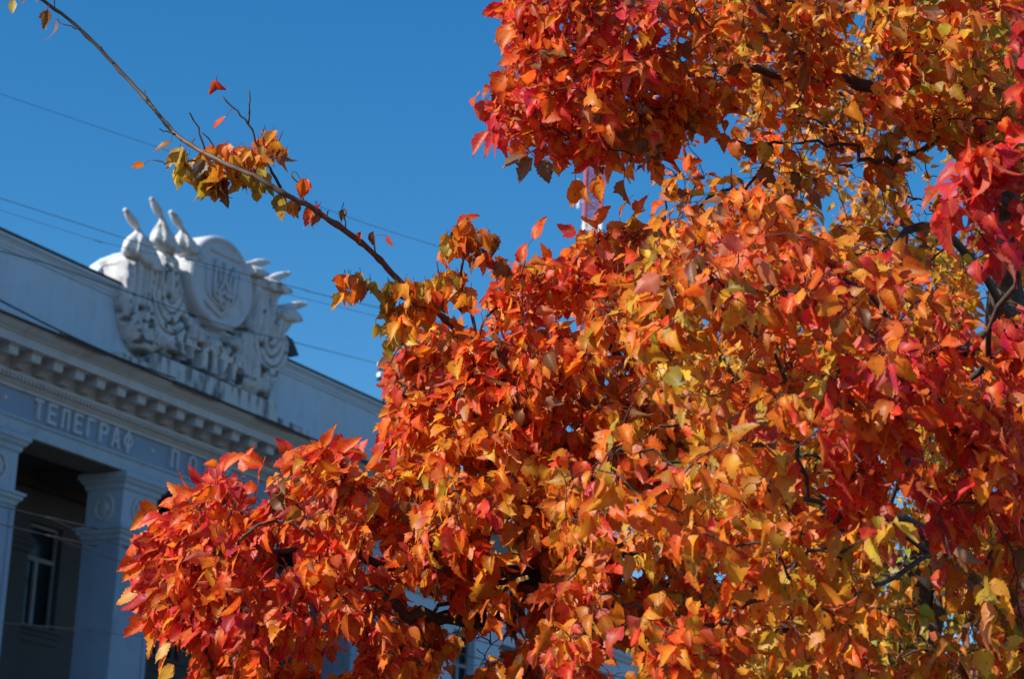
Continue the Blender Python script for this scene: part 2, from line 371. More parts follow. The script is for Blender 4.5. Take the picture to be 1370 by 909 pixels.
DU, DZ = dc[0] + .05, dc[2]; RU, RZ = 1.04, .93
st = .018
us = np.arange(poly[:, 0].min() - .05, poly[:, 0].max() + .05, st); zs = np.arange(poly[:, 1].min() - .05, poly[:, 1].max() + .05, st)
UU, ZZ = np.meshgrid(us, zs, indexing='ij'); PP = np.stack([UU, ZZ], -1)
wob = .03 * (vnoise(UU, ZZ, .12, 1) - .5)
ins = inside(PP, poly); ed = np.where(ins, edist(PP, poly), 0) + wob * ins
H = .06 + .24 * np.sqrt(np.clip(ed / .16, 0, 1))
sgn = np.sign(UU - DU + 1e-6); X = np.abs(UU - DU)
fan = (X - .10 * (ZZ - 15)) + .06 * np.sin(ZZ * 2.2)
fv = fan + .05 * np.sin(ZZ * 2.3)
H -= .13 * np.exp(-(np.sin(fv * math.pi / .33) / .26) ** 2) * np.clip((ZZ - 13.3) / .4, 0, 1)
H += .05 * np.sin(fv * 2 * math.pi / .33 + 2) * np.clip((ZZ - 13.3) / .5, 0, 1) + .022 * np.sin(fan * 2 * math.pi / .135 + 1)
for (x, y), rr in (((232, 392), 1.05), ((366, 452), .95)):          # swags of gathered cloth low on each side
    p = L(x, y, OB); r = np.hypot((UU - p[0]) * 1.25, ZZ - p[2]); k = np.clip((rr - r) / .25, 0, 1) * np.clip((p[2] + .15 - ZZ) / .3, 0, 1)
    H = H * (1 - k) + k * (.27 - .13 * np.exp(-(np.sin(r * math.pi / .2) / .3) ** 2))
r = np.hypot((UU - DU) / RU, (ZZ - DZ) / RZ)
H -= .30 * np.exp(-((r - 1.09) / .10) ** 2)                           # shadow groove round the shield
kk = np.clip((13.95 - ZZ - .02) / .1, 0, 1) * np.clip((1.1 - np.abs(UU - DU - .0)) / .15, 0, 1)   # wheat sheaf and ribbon under the shield
H = H * (1 - kk) + kk * (.17 + .12 * np.sign(np.sin((UU - DU) * 2 * math.pi / .34)) * (ZZ < 13.72) * (ZZ > 13.38) + .08 * (ZZ > 13.72) + .09 * (ZZ < 13.38))
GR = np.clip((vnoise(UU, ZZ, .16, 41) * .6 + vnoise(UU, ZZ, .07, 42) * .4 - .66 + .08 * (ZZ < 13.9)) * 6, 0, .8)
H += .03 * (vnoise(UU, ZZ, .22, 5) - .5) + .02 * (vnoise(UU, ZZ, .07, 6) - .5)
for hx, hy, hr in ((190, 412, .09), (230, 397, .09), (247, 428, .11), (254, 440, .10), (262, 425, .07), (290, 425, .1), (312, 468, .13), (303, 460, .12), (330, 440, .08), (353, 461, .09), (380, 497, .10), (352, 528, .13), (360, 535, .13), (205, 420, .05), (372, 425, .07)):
    p = L(hx, hy, OB); E_ = np.exp(-(((UU - p[0]) / hr) ** 2 + ((ZZ - p[2]) / (hr * .6)) ** 2)); H -= .10 * E_; GR = np.maximum(GR, np.clip(E_ * 1.1, 0, .8))  # gouges: dirt and the dark of the holes both painted in
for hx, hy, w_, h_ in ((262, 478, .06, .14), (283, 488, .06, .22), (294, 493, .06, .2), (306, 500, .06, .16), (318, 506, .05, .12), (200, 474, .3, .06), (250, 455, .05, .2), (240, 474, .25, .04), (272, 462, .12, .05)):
    p = L(hx, hy, OB); E_ = np.exp(-(((UU - p[0]) / w_) ** 4 + ((ZZ - p[2]) / h_) ** 4)); GR = np.maximum(GR, E_ * .85); H -= .12 * E_  # slots and ribbon gaps: dirt, with recess shade painted over it
H = np.clip(H, .03, .5)
idx = -np.ones(UU.shape, int); idx[ins] = np.arange(ins.sum())
vf = np.stack([UU[ins], -H[ins], ZZ[ins]], -1)
q = ins[:-1, :-1] & ins[1:, :-1] & ins[1:, 1:] & ins[:-1, 1:]
fa = np.stack([idx[:-1, :-1][q], idx[1:, :-1][q], idx[1:, 1:][q], idx[:-1, 1:][q]], -1)
# rim walls back to behind the wall plane, so the relief has its own thickness above the parapet
ecount = {}
for f_ in fa:
    for k in range(4):
        e = (int(f_[k]), int(f_[(k + 1) % 4])); ecount[e] = 1
rim = [e for e in ecount if (e[1], e[0]) not in ecount]
back = {}; vb = []
for e in rim:
    for v_ in e:
        if v_ not in back: back[v_] = len(vf) + len(vb); vb.append((vf[v_][0], .38, vf[v_][2]))
faces = [tuple(int(i) for i in f_) for f_ in fa] + [(e[1], e[0], back[e[0]], back[e[1]]) for e in rim]
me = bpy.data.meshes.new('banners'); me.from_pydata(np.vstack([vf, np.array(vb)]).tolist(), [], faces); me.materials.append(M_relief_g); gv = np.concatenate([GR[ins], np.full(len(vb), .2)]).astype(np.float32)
me.attributes.new('grime_shade', 'FLOAT', 'POINT').data.foreach_set('value', gv)
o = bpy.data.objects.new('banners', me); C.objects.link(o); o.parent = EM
# back plate closing the relief above the parapet
bm = bmesh.new(); prism(bm, [tuple(p) for p in poly[::-1] * .985 + poly.mean(0) * .015], .37, .40); link('backing', bm, M_relief, EM)
# shield: dished oval disc
bm = bmesh.new(); prof = [(1.0, .30), (1.0, -.26), (.985, -.34), (.95, -.375), (.90, -.38), (.86, -.36), (.84, -.345), (.5, -.365), (0.0, -.375)]
rings = []
for s, y in prof[:-1]: rings.append([bm.verts.new((DU + RU * s * math.cos(t), y, DZ + RZ * s * math.sin(t))) for t in np.linspace(0, 2 * math.pi, 65)[:-1]])
for A, Bq in zip(rings, rings[1:]):
    for k in range(64): bm.faces.new((A[k], A[(k + 1) % 64], Bq[(k + 1) % 64], Bq[k]))
cv = bm.verts.new((DU, -.375, DZ))
for k in range(64): bm.faces.new((rings[-1][k], rings[-1][(k + 1) % 64], cv))
bm.faces.new(rings[0][::-1])
M_disc = plaster('shield_paint', (.54, .57, .62), amount=.5, scale=1.2, dirt=(.2, .17, .13), bump=.3)
o = link('shield', bm, M_disc, EM)
# inner escutcheon outline and trident
def Lo(pts, o_): return [L(x, y, o_) for x, y in pts]
bm = bmesh.new()
sh = Lo([(281, 352), (281, 384), (285, 396), (301, 414), (318, 405), (323, 392), (325, 368)], .45)
tube(bm, [(p[0], -.37, p[2]) for p in sh], [.035] * 7, 6)
tube(bm, [(p[0], -.365, p[2]) for p in Lo([(288, 333), (326, 351)], .45)], [.035, .035], 6)
tube(bm, [(p[0], -.37, p[2]) for p in Lo([(279, 402), (290, 415), (300, 424), (312, 421)], .45)], [.03] * 4, 6)
link('escutcheon', bm, M_disc, EM, True)
bm = bmesh.new(); TU, TZ = L(303, 383, .45)[[0, 2]]; S = .42
def tw(pts, wd=.043): tube(bm, [(TU + x * S, -.40, TZ + z * S) for x, z in pts], [wd] * len(pts), 6)
tw([(0, 1.15), (.03, .6), (.10, .15), (.32, -.1), (.42, -.4), (.30, -.75), (0, -1.15)]); tw([(0, 1.15), (-.03, .6), (-.10, .15), (-.32, -.1), (-.42, -.4), (-.30, -.75), (0, -1.15)])
for s in (-1, 1):
    tw([(s * .75, 1.1), (s * .75, -.55), (s * .62, -.72), (0, -.72)]); tw([(s * .75, 1.1), (s * .42, .6), (s * .36, .2), (s * .55, -.1), (s * .72, -.2)])
    tw([(s * .75, -.3), (s * .42, -.4), (s * .15, -.42), (0, -.2)])
link('trident', bm, M_disc, EM, True)
# banner heads: furled cloth on a staff with a spear finial; left ones lean left, right ones lean right
def banner(tip, neck, c1, c2, low, o_, wid):
    T, Nk, A, Bp, Lw = [Vector(L(*p, o_)) for p in (tip, neck, c1, c2, low)]
    bm = bmesh.new(); n = 12
    axis = [Nk.lerp((A + Bp) / 2, t * t * .3 + t * .7) if t < 1 else (A + Bp) / 2 for t in np.linspace(0, 1, 6)] + [((A + Bp) / 2).lerp(Lw, t) for t in (.12, .22, .30)]
    W_ = (Bp - A).length / 2; rad = [.06, W_ * .24, W_ * .42, W_ * .62, W_ * .82, W_ * .98, W_ * 1.02, W_ * .9, W_ * .5]
    rings = []
    for i, (p, r_) in enumerate(zip(axis, rad)):
        rg_ = []
        for k in range(28):
            a = 2 * math.pi * k / 28; f_ = 1 + .20 * math.sin(a * 8 + i * .10) * min(1, i / 3) + .06 * math.sin(a * 13 - i * .3)
            rg_.append(bm.verts.new((p.x + r_ * f_ * math.cos(a), p.y + min(r_, .26) * .8 * f_ * math.sin(a), p.z + .18 * r_ * math.cos(a) * (-1 if tip[0] < 300 else 1))))
        rings.append(rg_)
    for Aq, Bq in zip(rings, rings[1:]):
        for k in range(28): bm.faces.new((Aq[k], Aq[(k + 1) % 28], Bq[(k + 1) % 28], Bq[k]))
    bm.faces.new(rings[0][::-1]); bm.faces.new(rings[-1])
    link('banner_head', bm, M_relief, EM, True)
    bm = bmesh.new(); v = (T - Nk); l = v.length; v.normalize()
    tube(bm, [Nk - v * .25, Nk + v * .02, Nk + v * .06, Nk + v * l * .35, Nk + v * l * .7, Nk + v * l * .92, T], [.045, .045, .06, .088, .078, .05, .02], 10)
    bmesh.ops.create_uvsphere(bm, u_segments=10, v_segments=8, radius=.05, matrix=Matrix.Translation(T - v * .03))
    link('finial', bm, M_relief, EM, True)
banner((167, 280), (186, 308), (169, 346), (210, 342), (186, 380), .24, .3)
banner((202, 265), (217, 292), (207, 328), (233, 328), (222, 350), .30, .3)
banner((228, 283), (244, 306), (238, 334), (264, 338), (254, 358), .24, .3)
banner((360, 351), (334, 353), (330, 358), (352, 372), (335, 385), .26, .2)
banner((387, 366), (358, 374), (346, 378), (382, 390), (372, 412), .22, .25)
banner((409, 407), (383, 411), (364, 416), (396, 428), (388, 452), .18, .25)

# ------------------------------------------------------------------ wires
M_wire = mat('cable_rubber', (.02, .02, .022), .6)
def wire(label, pts, dist, rad, ext=True):
    ds = dist if isinstance(dist, (list, tuple)) else [dist] * len(pts)
    P = [Vector(at(x, y, d)) for (x, y), d in zip(pts, ds)]
    if ext: P = [P[0] + (P[0] - P[1]).normalized() * 12] + P
    Q = []
    for i in range(len(P) - 1):
        p0, p1, p2, p3 = P[max(i - 1, 0)], P[i], P[i + 1], P[min(i + 2, len(P) - 1)]
        for k in range(8):
            t = k / 8; Q.append(.5 * ((2 * p1) + (p2 - p0) * t + (2 * p0 - 5 * p1 + 4 * p2 - p3) * t * t + (3 * p1 - p0 - 3 * p2 + p3) * t ** 3))
    Q.append(P[-1]); bm = bmesh.new(); tube(bm, Q, [rad] * len(Q), 6)
    o_ = link('overhead_wire', bm, M_wire, None, True); tag(o_, label, 'wire', 'overhead wires'); return o_
wire('highest thin wire crossing the open sky behind the bare shoot', [(0, 125), (228, 203), (470, 292), (580, 328), (700, 366), (1500, 600)], 26, .0028)
wire('thin wire meeting the left banner head and crossing the top of the shield', [(0, 265), (170, 320), (230, 340), (400, 386), (520, 415), (1500, 640)], 27, .004)
wire('faint wire just under its twin across the shield, over the parapet corner', [(0, 281), (130, 322), (258, 353), (371, 390), (450, 410), (1500, 665)], 28, .0025)
wire('dark wire from the parapet past the foot of the shield to the insulator stand', [(0, 336), (60, 352), (169, 390), (300, 435), (400, 460), (503, 486)], [30, 31.5, 34, 38, 44, 58.5], .008)
wire('thick black cable hanging just above the cornice edge', [(0, 402), (60, 433), (110, 457), (170, 483), (235, 507)], [38, 39.2, 40.3, 41.8, 43.35], .017)
wire('upper of two dark wires crossing the pier capital', [(0, 678), (60, 692), (110, 713), (166, 731), (300, 770), (1500, 1080)], 24, .006)
wire('lower of two dark wires crossing the pier below its capital', [(0, 702), (60, 716), (120, 738), (177, 757), (300, 795), (1500, 1100)], 24, .006)
wire('faint nearly level wire across the pier shafts near the window sill', [(0, 834), (50, 838), (98, 844), (197, 853), (400, 872), (1500, 960)], 26, .0035)

# ------------------------------------------------------------------ insulator stand on the roof
ST = empty('insulator_stand', tuple(at(512, 560, 58.5))); ST.location.z = 12.6
tag(ST, 'metal stand with two crossarms of white insulators above the roof edge', 'insulator stand')
base = Vector(at(512, 560, 58.5)); top = Vector(at(515, 474, 58.5)); wv = .37
bm = bmesh.new(); tube(bm, [(0, 0, 0), (0, 0, top.z - 12.6)], [.045, .04], 8); link('post', bm, M_dark, ST)
M_ins = mat('glazed_porcelain', (.75, .76, .78), .2, .6)
for yy in (487, 502):
    z = Vector(at(512, yy, 58.5)).z - 12.6
    bm = bmesh.new(); box(bm, -.2, .2, -.03, .03, z - .07, z); ar = link('crossarm', bm, M_dark, ST)
    for s in (-.14, .14):
        bm = bmesh.new(); tube(bm, [(s, 0, z + .002), (s, 0, z + .03), (s, 0, z + .05), (s, 0, z + .1), (s, 0, z + .12), (s, 0, z + .15)], [.04, .075, .06, .078, .05, .03], 10)
        link('insulator', bm, M_ins, ar, True)

# ------------------------------------------------------------------ far mast
MT = empty('lattice_mast', tuple(at(793, 290, 300))); MT.location.z = 0
tag(MT, 'distant red and white lattice communications mast seen through the leaves', 'mast')
M_red = mat('mast_red', (.40, .07, .08), .6); M_white = mat('mast_white', (.78, .76, .76), .6)
hw = 1.05; ztop = at(794, 60, 300)[2]; z290 = at(793, 298, 300)[2]; k = -3 * int(z290 // 10.6); zb = z290 + 10.6 * (k // 3)
while zb < ztop:
    z1 = min(zb + (1.6 if k % 3 == 2 else 4.5), ztop); bm = bmesh.new()
    for sx, sy in ((-1, -1), (1, -1), (1, 1), (-1, 1)): tube(bm, [(sx * hw, sy * hw, zb), (sx * hw, sy * hw, z1 - .01)], [.2, .2], 6)
    nb = 3
    for q in range(nb):
        za, zc = zb + (z1 - zb) * q / nb, zb + (z1 - zb) * (q + 1) / nb
        cs = [(-hw, -hw), (hw, -hw), (hw, hw), (-hw, hw)]
        for c in range(4):
            a_, b2 = cs[c], cs[(c + 1) % 4]
            tube(bm, [(a_[0], a_[1], za), (b2[0], b2[1], zc)], [.075, .075], 5); tube(bm, [(b2[0], b2[1], za + .02), (a_[0], a_[1], zc - .02)], [.075, .075], 5)
            tube(bm, [(a_[0], a_[1], zc - .05), (b2[0], b2[1], zc - .05)], [.07, .07], 5)
    link('mast_section', bm, M_white if k % 3 == 2 else M_red, MT); zb = z1; k += 1
for dx, za in ((-1.9, 268), (-2.0, 245)):
    z = at(776, za, 300)[2]; bm = bmesh.new(); tube(bm, [(dx, 0, z - .9), (dx, 0, z + .9)], [.14, .14], 6); tube(bm, [(dx, 0, z), (-hw, 0, z)], [.08, .08], 5); link('antenna', bm, M_white, MT)

# ------------------------------------------------------------------ far pale house low on the right
hb = at(1175, 878, 90); HB = empty('white_house', (hb[0], hb[1], 0), math.radians(8))
tag(HB, 'distant sunlit white house glimpsed low through the right-hand foliage', 'house')
bm = bmesh.new(); box(bm, -4, 5, 0, 8, 0, hb[2] - .5); wl = link('wall', bm, plaster('white_render', (.75, .75, .74)), HB)
bm = bmesh.new(); box(bm, -4.3, 5.3, -.3, 8.3, hb[2] - .498, hb[2]); link('roof', bm, M_roof, HB)
for q in range(4):
    for zz in (hb[2] - 2.6, hb[2] - 5.6, hb[2] - 8.6):
        if zz > .5: bm = bmesh.new(); box(bm, -3.4 + q * 2.1, -2.2 + q * 2.1, -.03, .05, zz, zz + 1.5); link('window', bm, M_glass, HB)

# ================================================================== trees
#FOLIAGE#
M_bark = mat('grey_brown_bark', (.06, .045, .036), .85, .3)
ns, ls, b = nodes(M_bark); tc = ns.new('ShaderNodeTexCoord'); n = ns.new('ShaderNodeTexNoise'); n.inputs['Scale'].default_value = 45; n.inputs['Detail'].default_value = 6
ls.new(tc.outputs['Object'], n.inputs[0]); mx = ns.new('ShaderNodeMix'); mx.data_type = 'RGBA'; mx.inputs[6].default_value = (.028, .02, .017, 1); mx.inputs[7].default_value = (.11, .08, .065, 1)
ls.new(n.outputs[0], mx.inputs[0]); ls.new(mx.outputs[2], b.inputs['Base Color'])
bp = ns.new('ShaderNodeBump'); bp.inputs['Strength'].default_value = .6; bp.inputs['Distance'].default_value = .004; ls.new(n.outputs[0], bp.inputs['Height']); ls.new(bp.outputs[0], b.inputs['Normal'])

def leaf_material():
    m_ = bpy.data.materials.new('autumn_leaf'); m_.use_nodes = True; ns, ls, b = nodes(m_)
    at_ = ns.new('ShaderNodeAttribute'); at_.attribute_name = 'leaf_colour'
    uv = ns.new('ShaderNodeUVMap'); uv.uv_map = 'UVMap'; sp = ns.new('ShaderNodeSeparateXYZ'); ls.new(uv.outputs[0], sp.inputs[0])
    def mth(op, a, b2=None, c=None):
        x = ns.new('ShaderNodeMath'); x.operation = op
        for i, v in enumerate((a, b2, c)):
            if v is None: continue
            if isinstance(v, (int, float)): x.inputs[i].default_value = v
            else: ls.new(v, x.inputs[i])
        return x.outputs[0]
    ax = mth('ABSOLUTE', mth('SUBTRACT', sp.outputs[0], .5))                 # 0 on the midrib, .5 on the edge
    vein = mth('SINE', mth('MULTIPLY', mth('SUBTRACT', sp.outputs[1], mth('MULTIPLY', ax, .55)), 44))
    vein = mth('MULTIPLY', mth('GREATER_THAN', vein, .90), .45)
    mid = mth('LESS_THAN', ax, .025); vv = mth('MAXIMUM', vein, mth('MULTIPLY', mid, .7))
    tc = ns.new('ShaderNodeTexCoord'); n = ns.new('ShaderNodeTexNoise'); n.inputs['Scale'].default_value = 28; n.inputs['Detail'].default_value = 5; ls.new(tc.outputs['Object'], n.inputs[0])
    hsv = ns.new('ShaderNodeHueSaturation'); ls.new(at_.outputs['Color'], hsv.inputs['Color'])
    # hue drifts redder towards the edge and in patches, as turning leaves do
    hue = mth('ADD', mth('MULTIPLY', ax, -.035), mth('ADD', mth('MULTIPLY', mth('SUBTRACT', n.outputs[0], .5), .09), .508)); ls.new(hue, hsv.inputs['Hue'])
    ls.new(mth('ADD', mth('MULTIPLY', n.outputs[0], .7), .65), hsv.inputs['Value'])
    m1 = ns.new('ShaderNodeMix'); m1.data_type = 'RGBA'; m1.inputs[7].default_value = (.62, .36, .14, 1); ls.new(mth('MULTIPLY', vv, .4), m1.inputs[0]); ls.new(hsv.outputs[0], m1.inputs[6])
    n2 = ns.new('ShaderNodeTexNoise'); n2.inputs['Scale'].default_value = 90; n2.inputs['Detail'].default_value = 2; ls.new(tc.outputs['Object'], n2.inputs[0])
    edge = mth('MULTIPLY', mth('GREATER_THAN', mth('ADD', ax, mth('MULTIPLY', n.outputs[0], .55)), .76), .4)
    spot = mth('MAXIMUM', mth('MULTIPLY', mth('GREATER_THAN', n2.outputs[0], .655), .7), edge)
    m2 = ns.new('ShaderNodeMix'); m2.data_type = 'RGBA'; m2.inputs[7].default_value = (.10, .04, .02, 1); ls.new(spot, m2.inputs[0]); ls.new(m1.outputs[2], m2.inputs[6])
    ge = ns.new('ShaderNodeNewGeometry')                                        # paler underside; its pink also paints in the leaves' sheen
    pale = ns.new('ShaderNodeMix'); pale.data_type = 'RGBA'; pale.inputs[7].default_value = (.78, .38, .27, 1)
    ls.new(mth('MULTIPLY', ge.outputs['Backfacing'], .33), pale.inputs[0]); ls.new(m2.outputs[2], pale.inputs[6])
    ls.new(pale.outputs[2], b.inputs['Base Color']); b.inputs['Roughness'].default_value = .45; b.inputs['Specular IOR Level'].default_value = .45
    bp = ns.new('ShaderNodeBump'); bp.inputs['Strength'].default_value = .5; bp.inputs['Distance'].default_value = .0012
    ls.new(mth('ADD', vv, n.outputs[0]), bp.inputs['Height']); ls.new(bp.outputs[0], b.inputs['Normal'])
    tr = ns.new('ShaderNodeBsdfTranslucent'); ls.new(m2.outputs[2], tr.inputs['Color'])
    ms = ns.new('ShaderNodeMixShader'); ms.inputs[0].default_value = .55
    out = ns['Material Output']; ls.new(b.outputs[0], ms.inputs[1]); ls.new(tr.outputs[0], ms.inputs[2]); ls.new(ms.outputs[0], out.inputs['Surface'])
    return m_
M_leaf = leaf_material()

COL = dict(crimson=(.66, .032, .035), red=(.76, .058, .022), ro=(.86, .125, .012), orange=(.86, .205, .012), amber=(.82, .31, .018),
           yellow=(.80, .46, .035), green=(.34, .36, .03), olive=(.46, .33, .03), brown=(.26, .10, .03), dry=(.22, .15, .09))
# leaf outlines: (station, half width, forward sweep)
SH_HI = [np.array([[0, 0, 0], [.05, .14, -.01], [.12, .26, -.03], [.19, .30, -.01], [.25, .40, .0], [.31, .37, .03], [.34, .47, .10], [.42, .34, .04], [.49, .24, .0], [.56, .27, .02], [.63, .20, .0], [.70, .21, .02], [.78, .13, 0], [.84, .13, .015], [.91, .06, 0], [1.02, 0, 0]]),
         np.array([[0, 0, 0], [.05, .15, -.02], [.12, .27, -.02], [.19, .31, .0], [.25, .38, .01], [.32, .37, .02], [.38, .41, .03], [.45, .36, .01], [.51, .37, .03], [.58, .30, .0], [.64, .30, .02], [.71, .21, .0], [.78, .20, .02], [.85, .11, 0], [.92, .07, 0], [1.0, 0, 0]])]
SH_HI.append(np.array([[0, 0, 0], [.05, .10, -.01], [.11, .18, 0], [.18, .24, .02], [.24, .23, 0], [.31, .29, .025], [.38, .27, 0], [.45, .30, .025], [.52, .26, 0], [.59, .26, .025], [.66, .20, 0], [.73, .19, .02], [.80, .13, 0], [.87, .10, .01], [.94, .04, 0], [1.08, 0, 0]]))
SH_LO = [np.array([[0, 0, 0], [.12, .26, 0], [.33, .46, .06], [.50, .27, 0], [.72, .20, 0], [1, 0, 0]]), np.array([[0, 0, 0], [.12, .28, 0], [.33, .40, 0], [.55, .34, 0], [.78, .18, 0], [1, 0, 0]]), np.array([[0, 0, 0], [.12, .2, 0], [.33, .28, 0], [.55, .26, 0], [.78, .15, 0], [1.05, 0, 0]])]
def unit(a): return a / (np.linalg.norm(a, axis=-1, keepdims=True) + 1e-9)

class Leaves:
    def __init__(s): s.b, s.t, s.n, s.l, s.c, s.pt = [], [], [], [], [], []
    def add(s, base, tdir, nrm, ln, col, stalk=None): s.b.append(base); s.t.append(tdir); s.n.append(nrm); s.l.append(ln); s.c.append(col); s.pt.append(base if stalk is None else stalk)
    def mesh(s, name, rg_, hi=True, stalks=True):
        b_, t_, n_ = np.array(s.b), unit(np.array(s.t)), np.array(s.n); l_ = np.array(s.l); c_ = np.array(s.c); st_ = np.array(s.pt)
        n_ = unit(n_ - (n_ * t_).sum(1)[:, None] * t_); bi = np.cross(t_, n_)
        shapes = SH_HI if hi else SH_LO; lat = np.array([-1, -.5, 0, .5, 1]) if hi else np.array([-1, 0, 1])
        V, Fc, UV, CC = [], [], [], []; off = 0
        kr = rg_.random(len(l_)); kind = np.where(kr < .42, 0, np.where(kr < .78, 1, 2))
        for si, sh in enumerate(shapes):
            m_ = kind == si; k = int(m_.sum())
            if not k: continue
            K = len(sh); S_ = len(lat)
            cr = rg_.uniform(-.35, 1.5, k)[:, None, None]; fo = rg_.uniform(.08, .95, k)[:, None, None]; wi = rg_.uniform(.62, 1.0, k)[:, None, None]
            rp = rg_.uniform(.0, .07, k)[:, None, None]; ph = rg_.uniform(0, 6.28, k)[:, None, None]; sk_ = rg_.normal(0, .10, k)[:, None, None]; tw = rg_.normal(0, .45, k)[:, None, None]
            jit = rg_.normal(0, .022, (k, K, 2))
            t0 = sh[:, 0][None, :, None]; la = lat[None, None, :]
            ja = np.where(la < 0, jit[:, :, :1], jit[:, :, 1:]) * (np.abs(la) > .9)
            tt = t0 + sh[:, 2][None, :, None] * np.abs(la) ** 2
            x = (sh[:, 1][None, :, None] + ja * (sh[:, 1][None, :, None] > 0)) * la * wi; cc = np.where(np.abs(cr) < .05, .05, cr)
            y = np.sin(cc * tt) / cc; z = -(1 - np.cos(cc * tt)) / cc + fo * np.abs(x) * (1 - .35 * tt) + rp * np.sin(7 * tt + 4 * np.sign(la) + ph) * np.abs(la) + tw * x * tt * .6
            x = x + sk_ * tt * tt
            Lq = l_[m_][:, None, None, None]
            P = b_[m_][:, None, None, :] + Lq * (x[..., None] * bi[m_][:, None, None, :] + y[..., None] * t_[m_][:, None, None, :] + z[..., None] * n_[m_][:, None, None, :])
            V.append(P.reshape(-1, 3)); g_ = np.arange(K * S_).reshape(K, S_)
            q = np.stack([g_[:-1, :-1], g_[:-1, 1:], g_[1:, 1:], g_[1:, :-1]], -1).reshape(-1, 4)
            Fc.append((q[None] + (np.arange(k) * K * S_)[:, None, None] + off).reshape(-1, 4))
            uvg = np.stack([np.broadcast_to((lat / 2 + .5)[None, :], (K, S_)), np.broadcast_to(sh[:, 0][:, None], (K, S_))], -1).reshape(-1, 2)
            UV.append(np.tile(uvg, (k, 1))); CC.append(np.repeat(c_[m_], K * S_, 0)); off += k * K * S_
        if stalks:                                       # thin curved leaf stalks
            k = len(l_); a0 = st_; a1 = b_; mid = (a0 + a1) / 2 + np.array([0, 0, .006]); rr = .0009
            sd = unit(np.cross(a1 - a0 + 1e-6, rg_.normal(size=(k, 3)))); s2 = unit(np.cross(a1 - a0 + 1e-6, sd))
            ring_ = [np.stack([p + rr * (sd * math.cos(a) + s2 * math.sin(a)) for a in (0, 2.1, 4.2)], 1) for p in (a0, mid, a1)]
            P = np.concatenate(ring_, 1); V.append(P.reshape(-1, 3)); q = []
            for r_ in (0, 3):
                for j in range(3): q.append([r_ + j, r_ + (j + 1) % 3, r_ + 3 + (j + 1) % 3, r_ + 3 + j])
            Fc.append((np.array(q)[None] + (np.arange(k) * 9)[:, None, None] + off).reshape(-1, 4)); UV.append(np.full((k * 9, 2), .3))
            CC.append(np.tile(np.array([[.28, .06, .03]]), (k * 9, 1))); off += k * 9
        V = np.concatenate(V).astype(np.float32); Fc = np.concatenate(Fc).astype(np.int32); UV = np.concatenate(UV); CC = np.concatenate(CC)
        me = bpy.data.meshes.new(name); me.vertices.add(len(V)); me.vertices.foreach_set('co', V.ravel())
        me.loops.add(Fc.size); me.loops.foreach_set('vertex_index', Fc.ravel()); me.polygons.add(len(Fc))
        me.polygons.foreach_set('loop_start', np.arange(0, Fc.size, 4, dtype=np.int32)); me.polygons.foreach_set('loop_total', np.full(len(Fc), 4, np.int32))
        me.polygons.foreach_set('use_smooth', np.ones(len(Fc), bool)); me.update(calc_edges=True)
        ul = me.uv_layers.new(name='UVMap'); ul.data.foreach_set('uv', UV[Fc.ravel()].astype(np.float32).ravel())
        ca = me.color_attributes.new('leaf_colour', 'FLOAT_COLOR', 'POINT'); ca.data.foreach_set('color', np.hstack([CC, np.ones((len(CC), 1))]).astype(np.float32).ravel())
        me.materials.append(M_leaf); return me

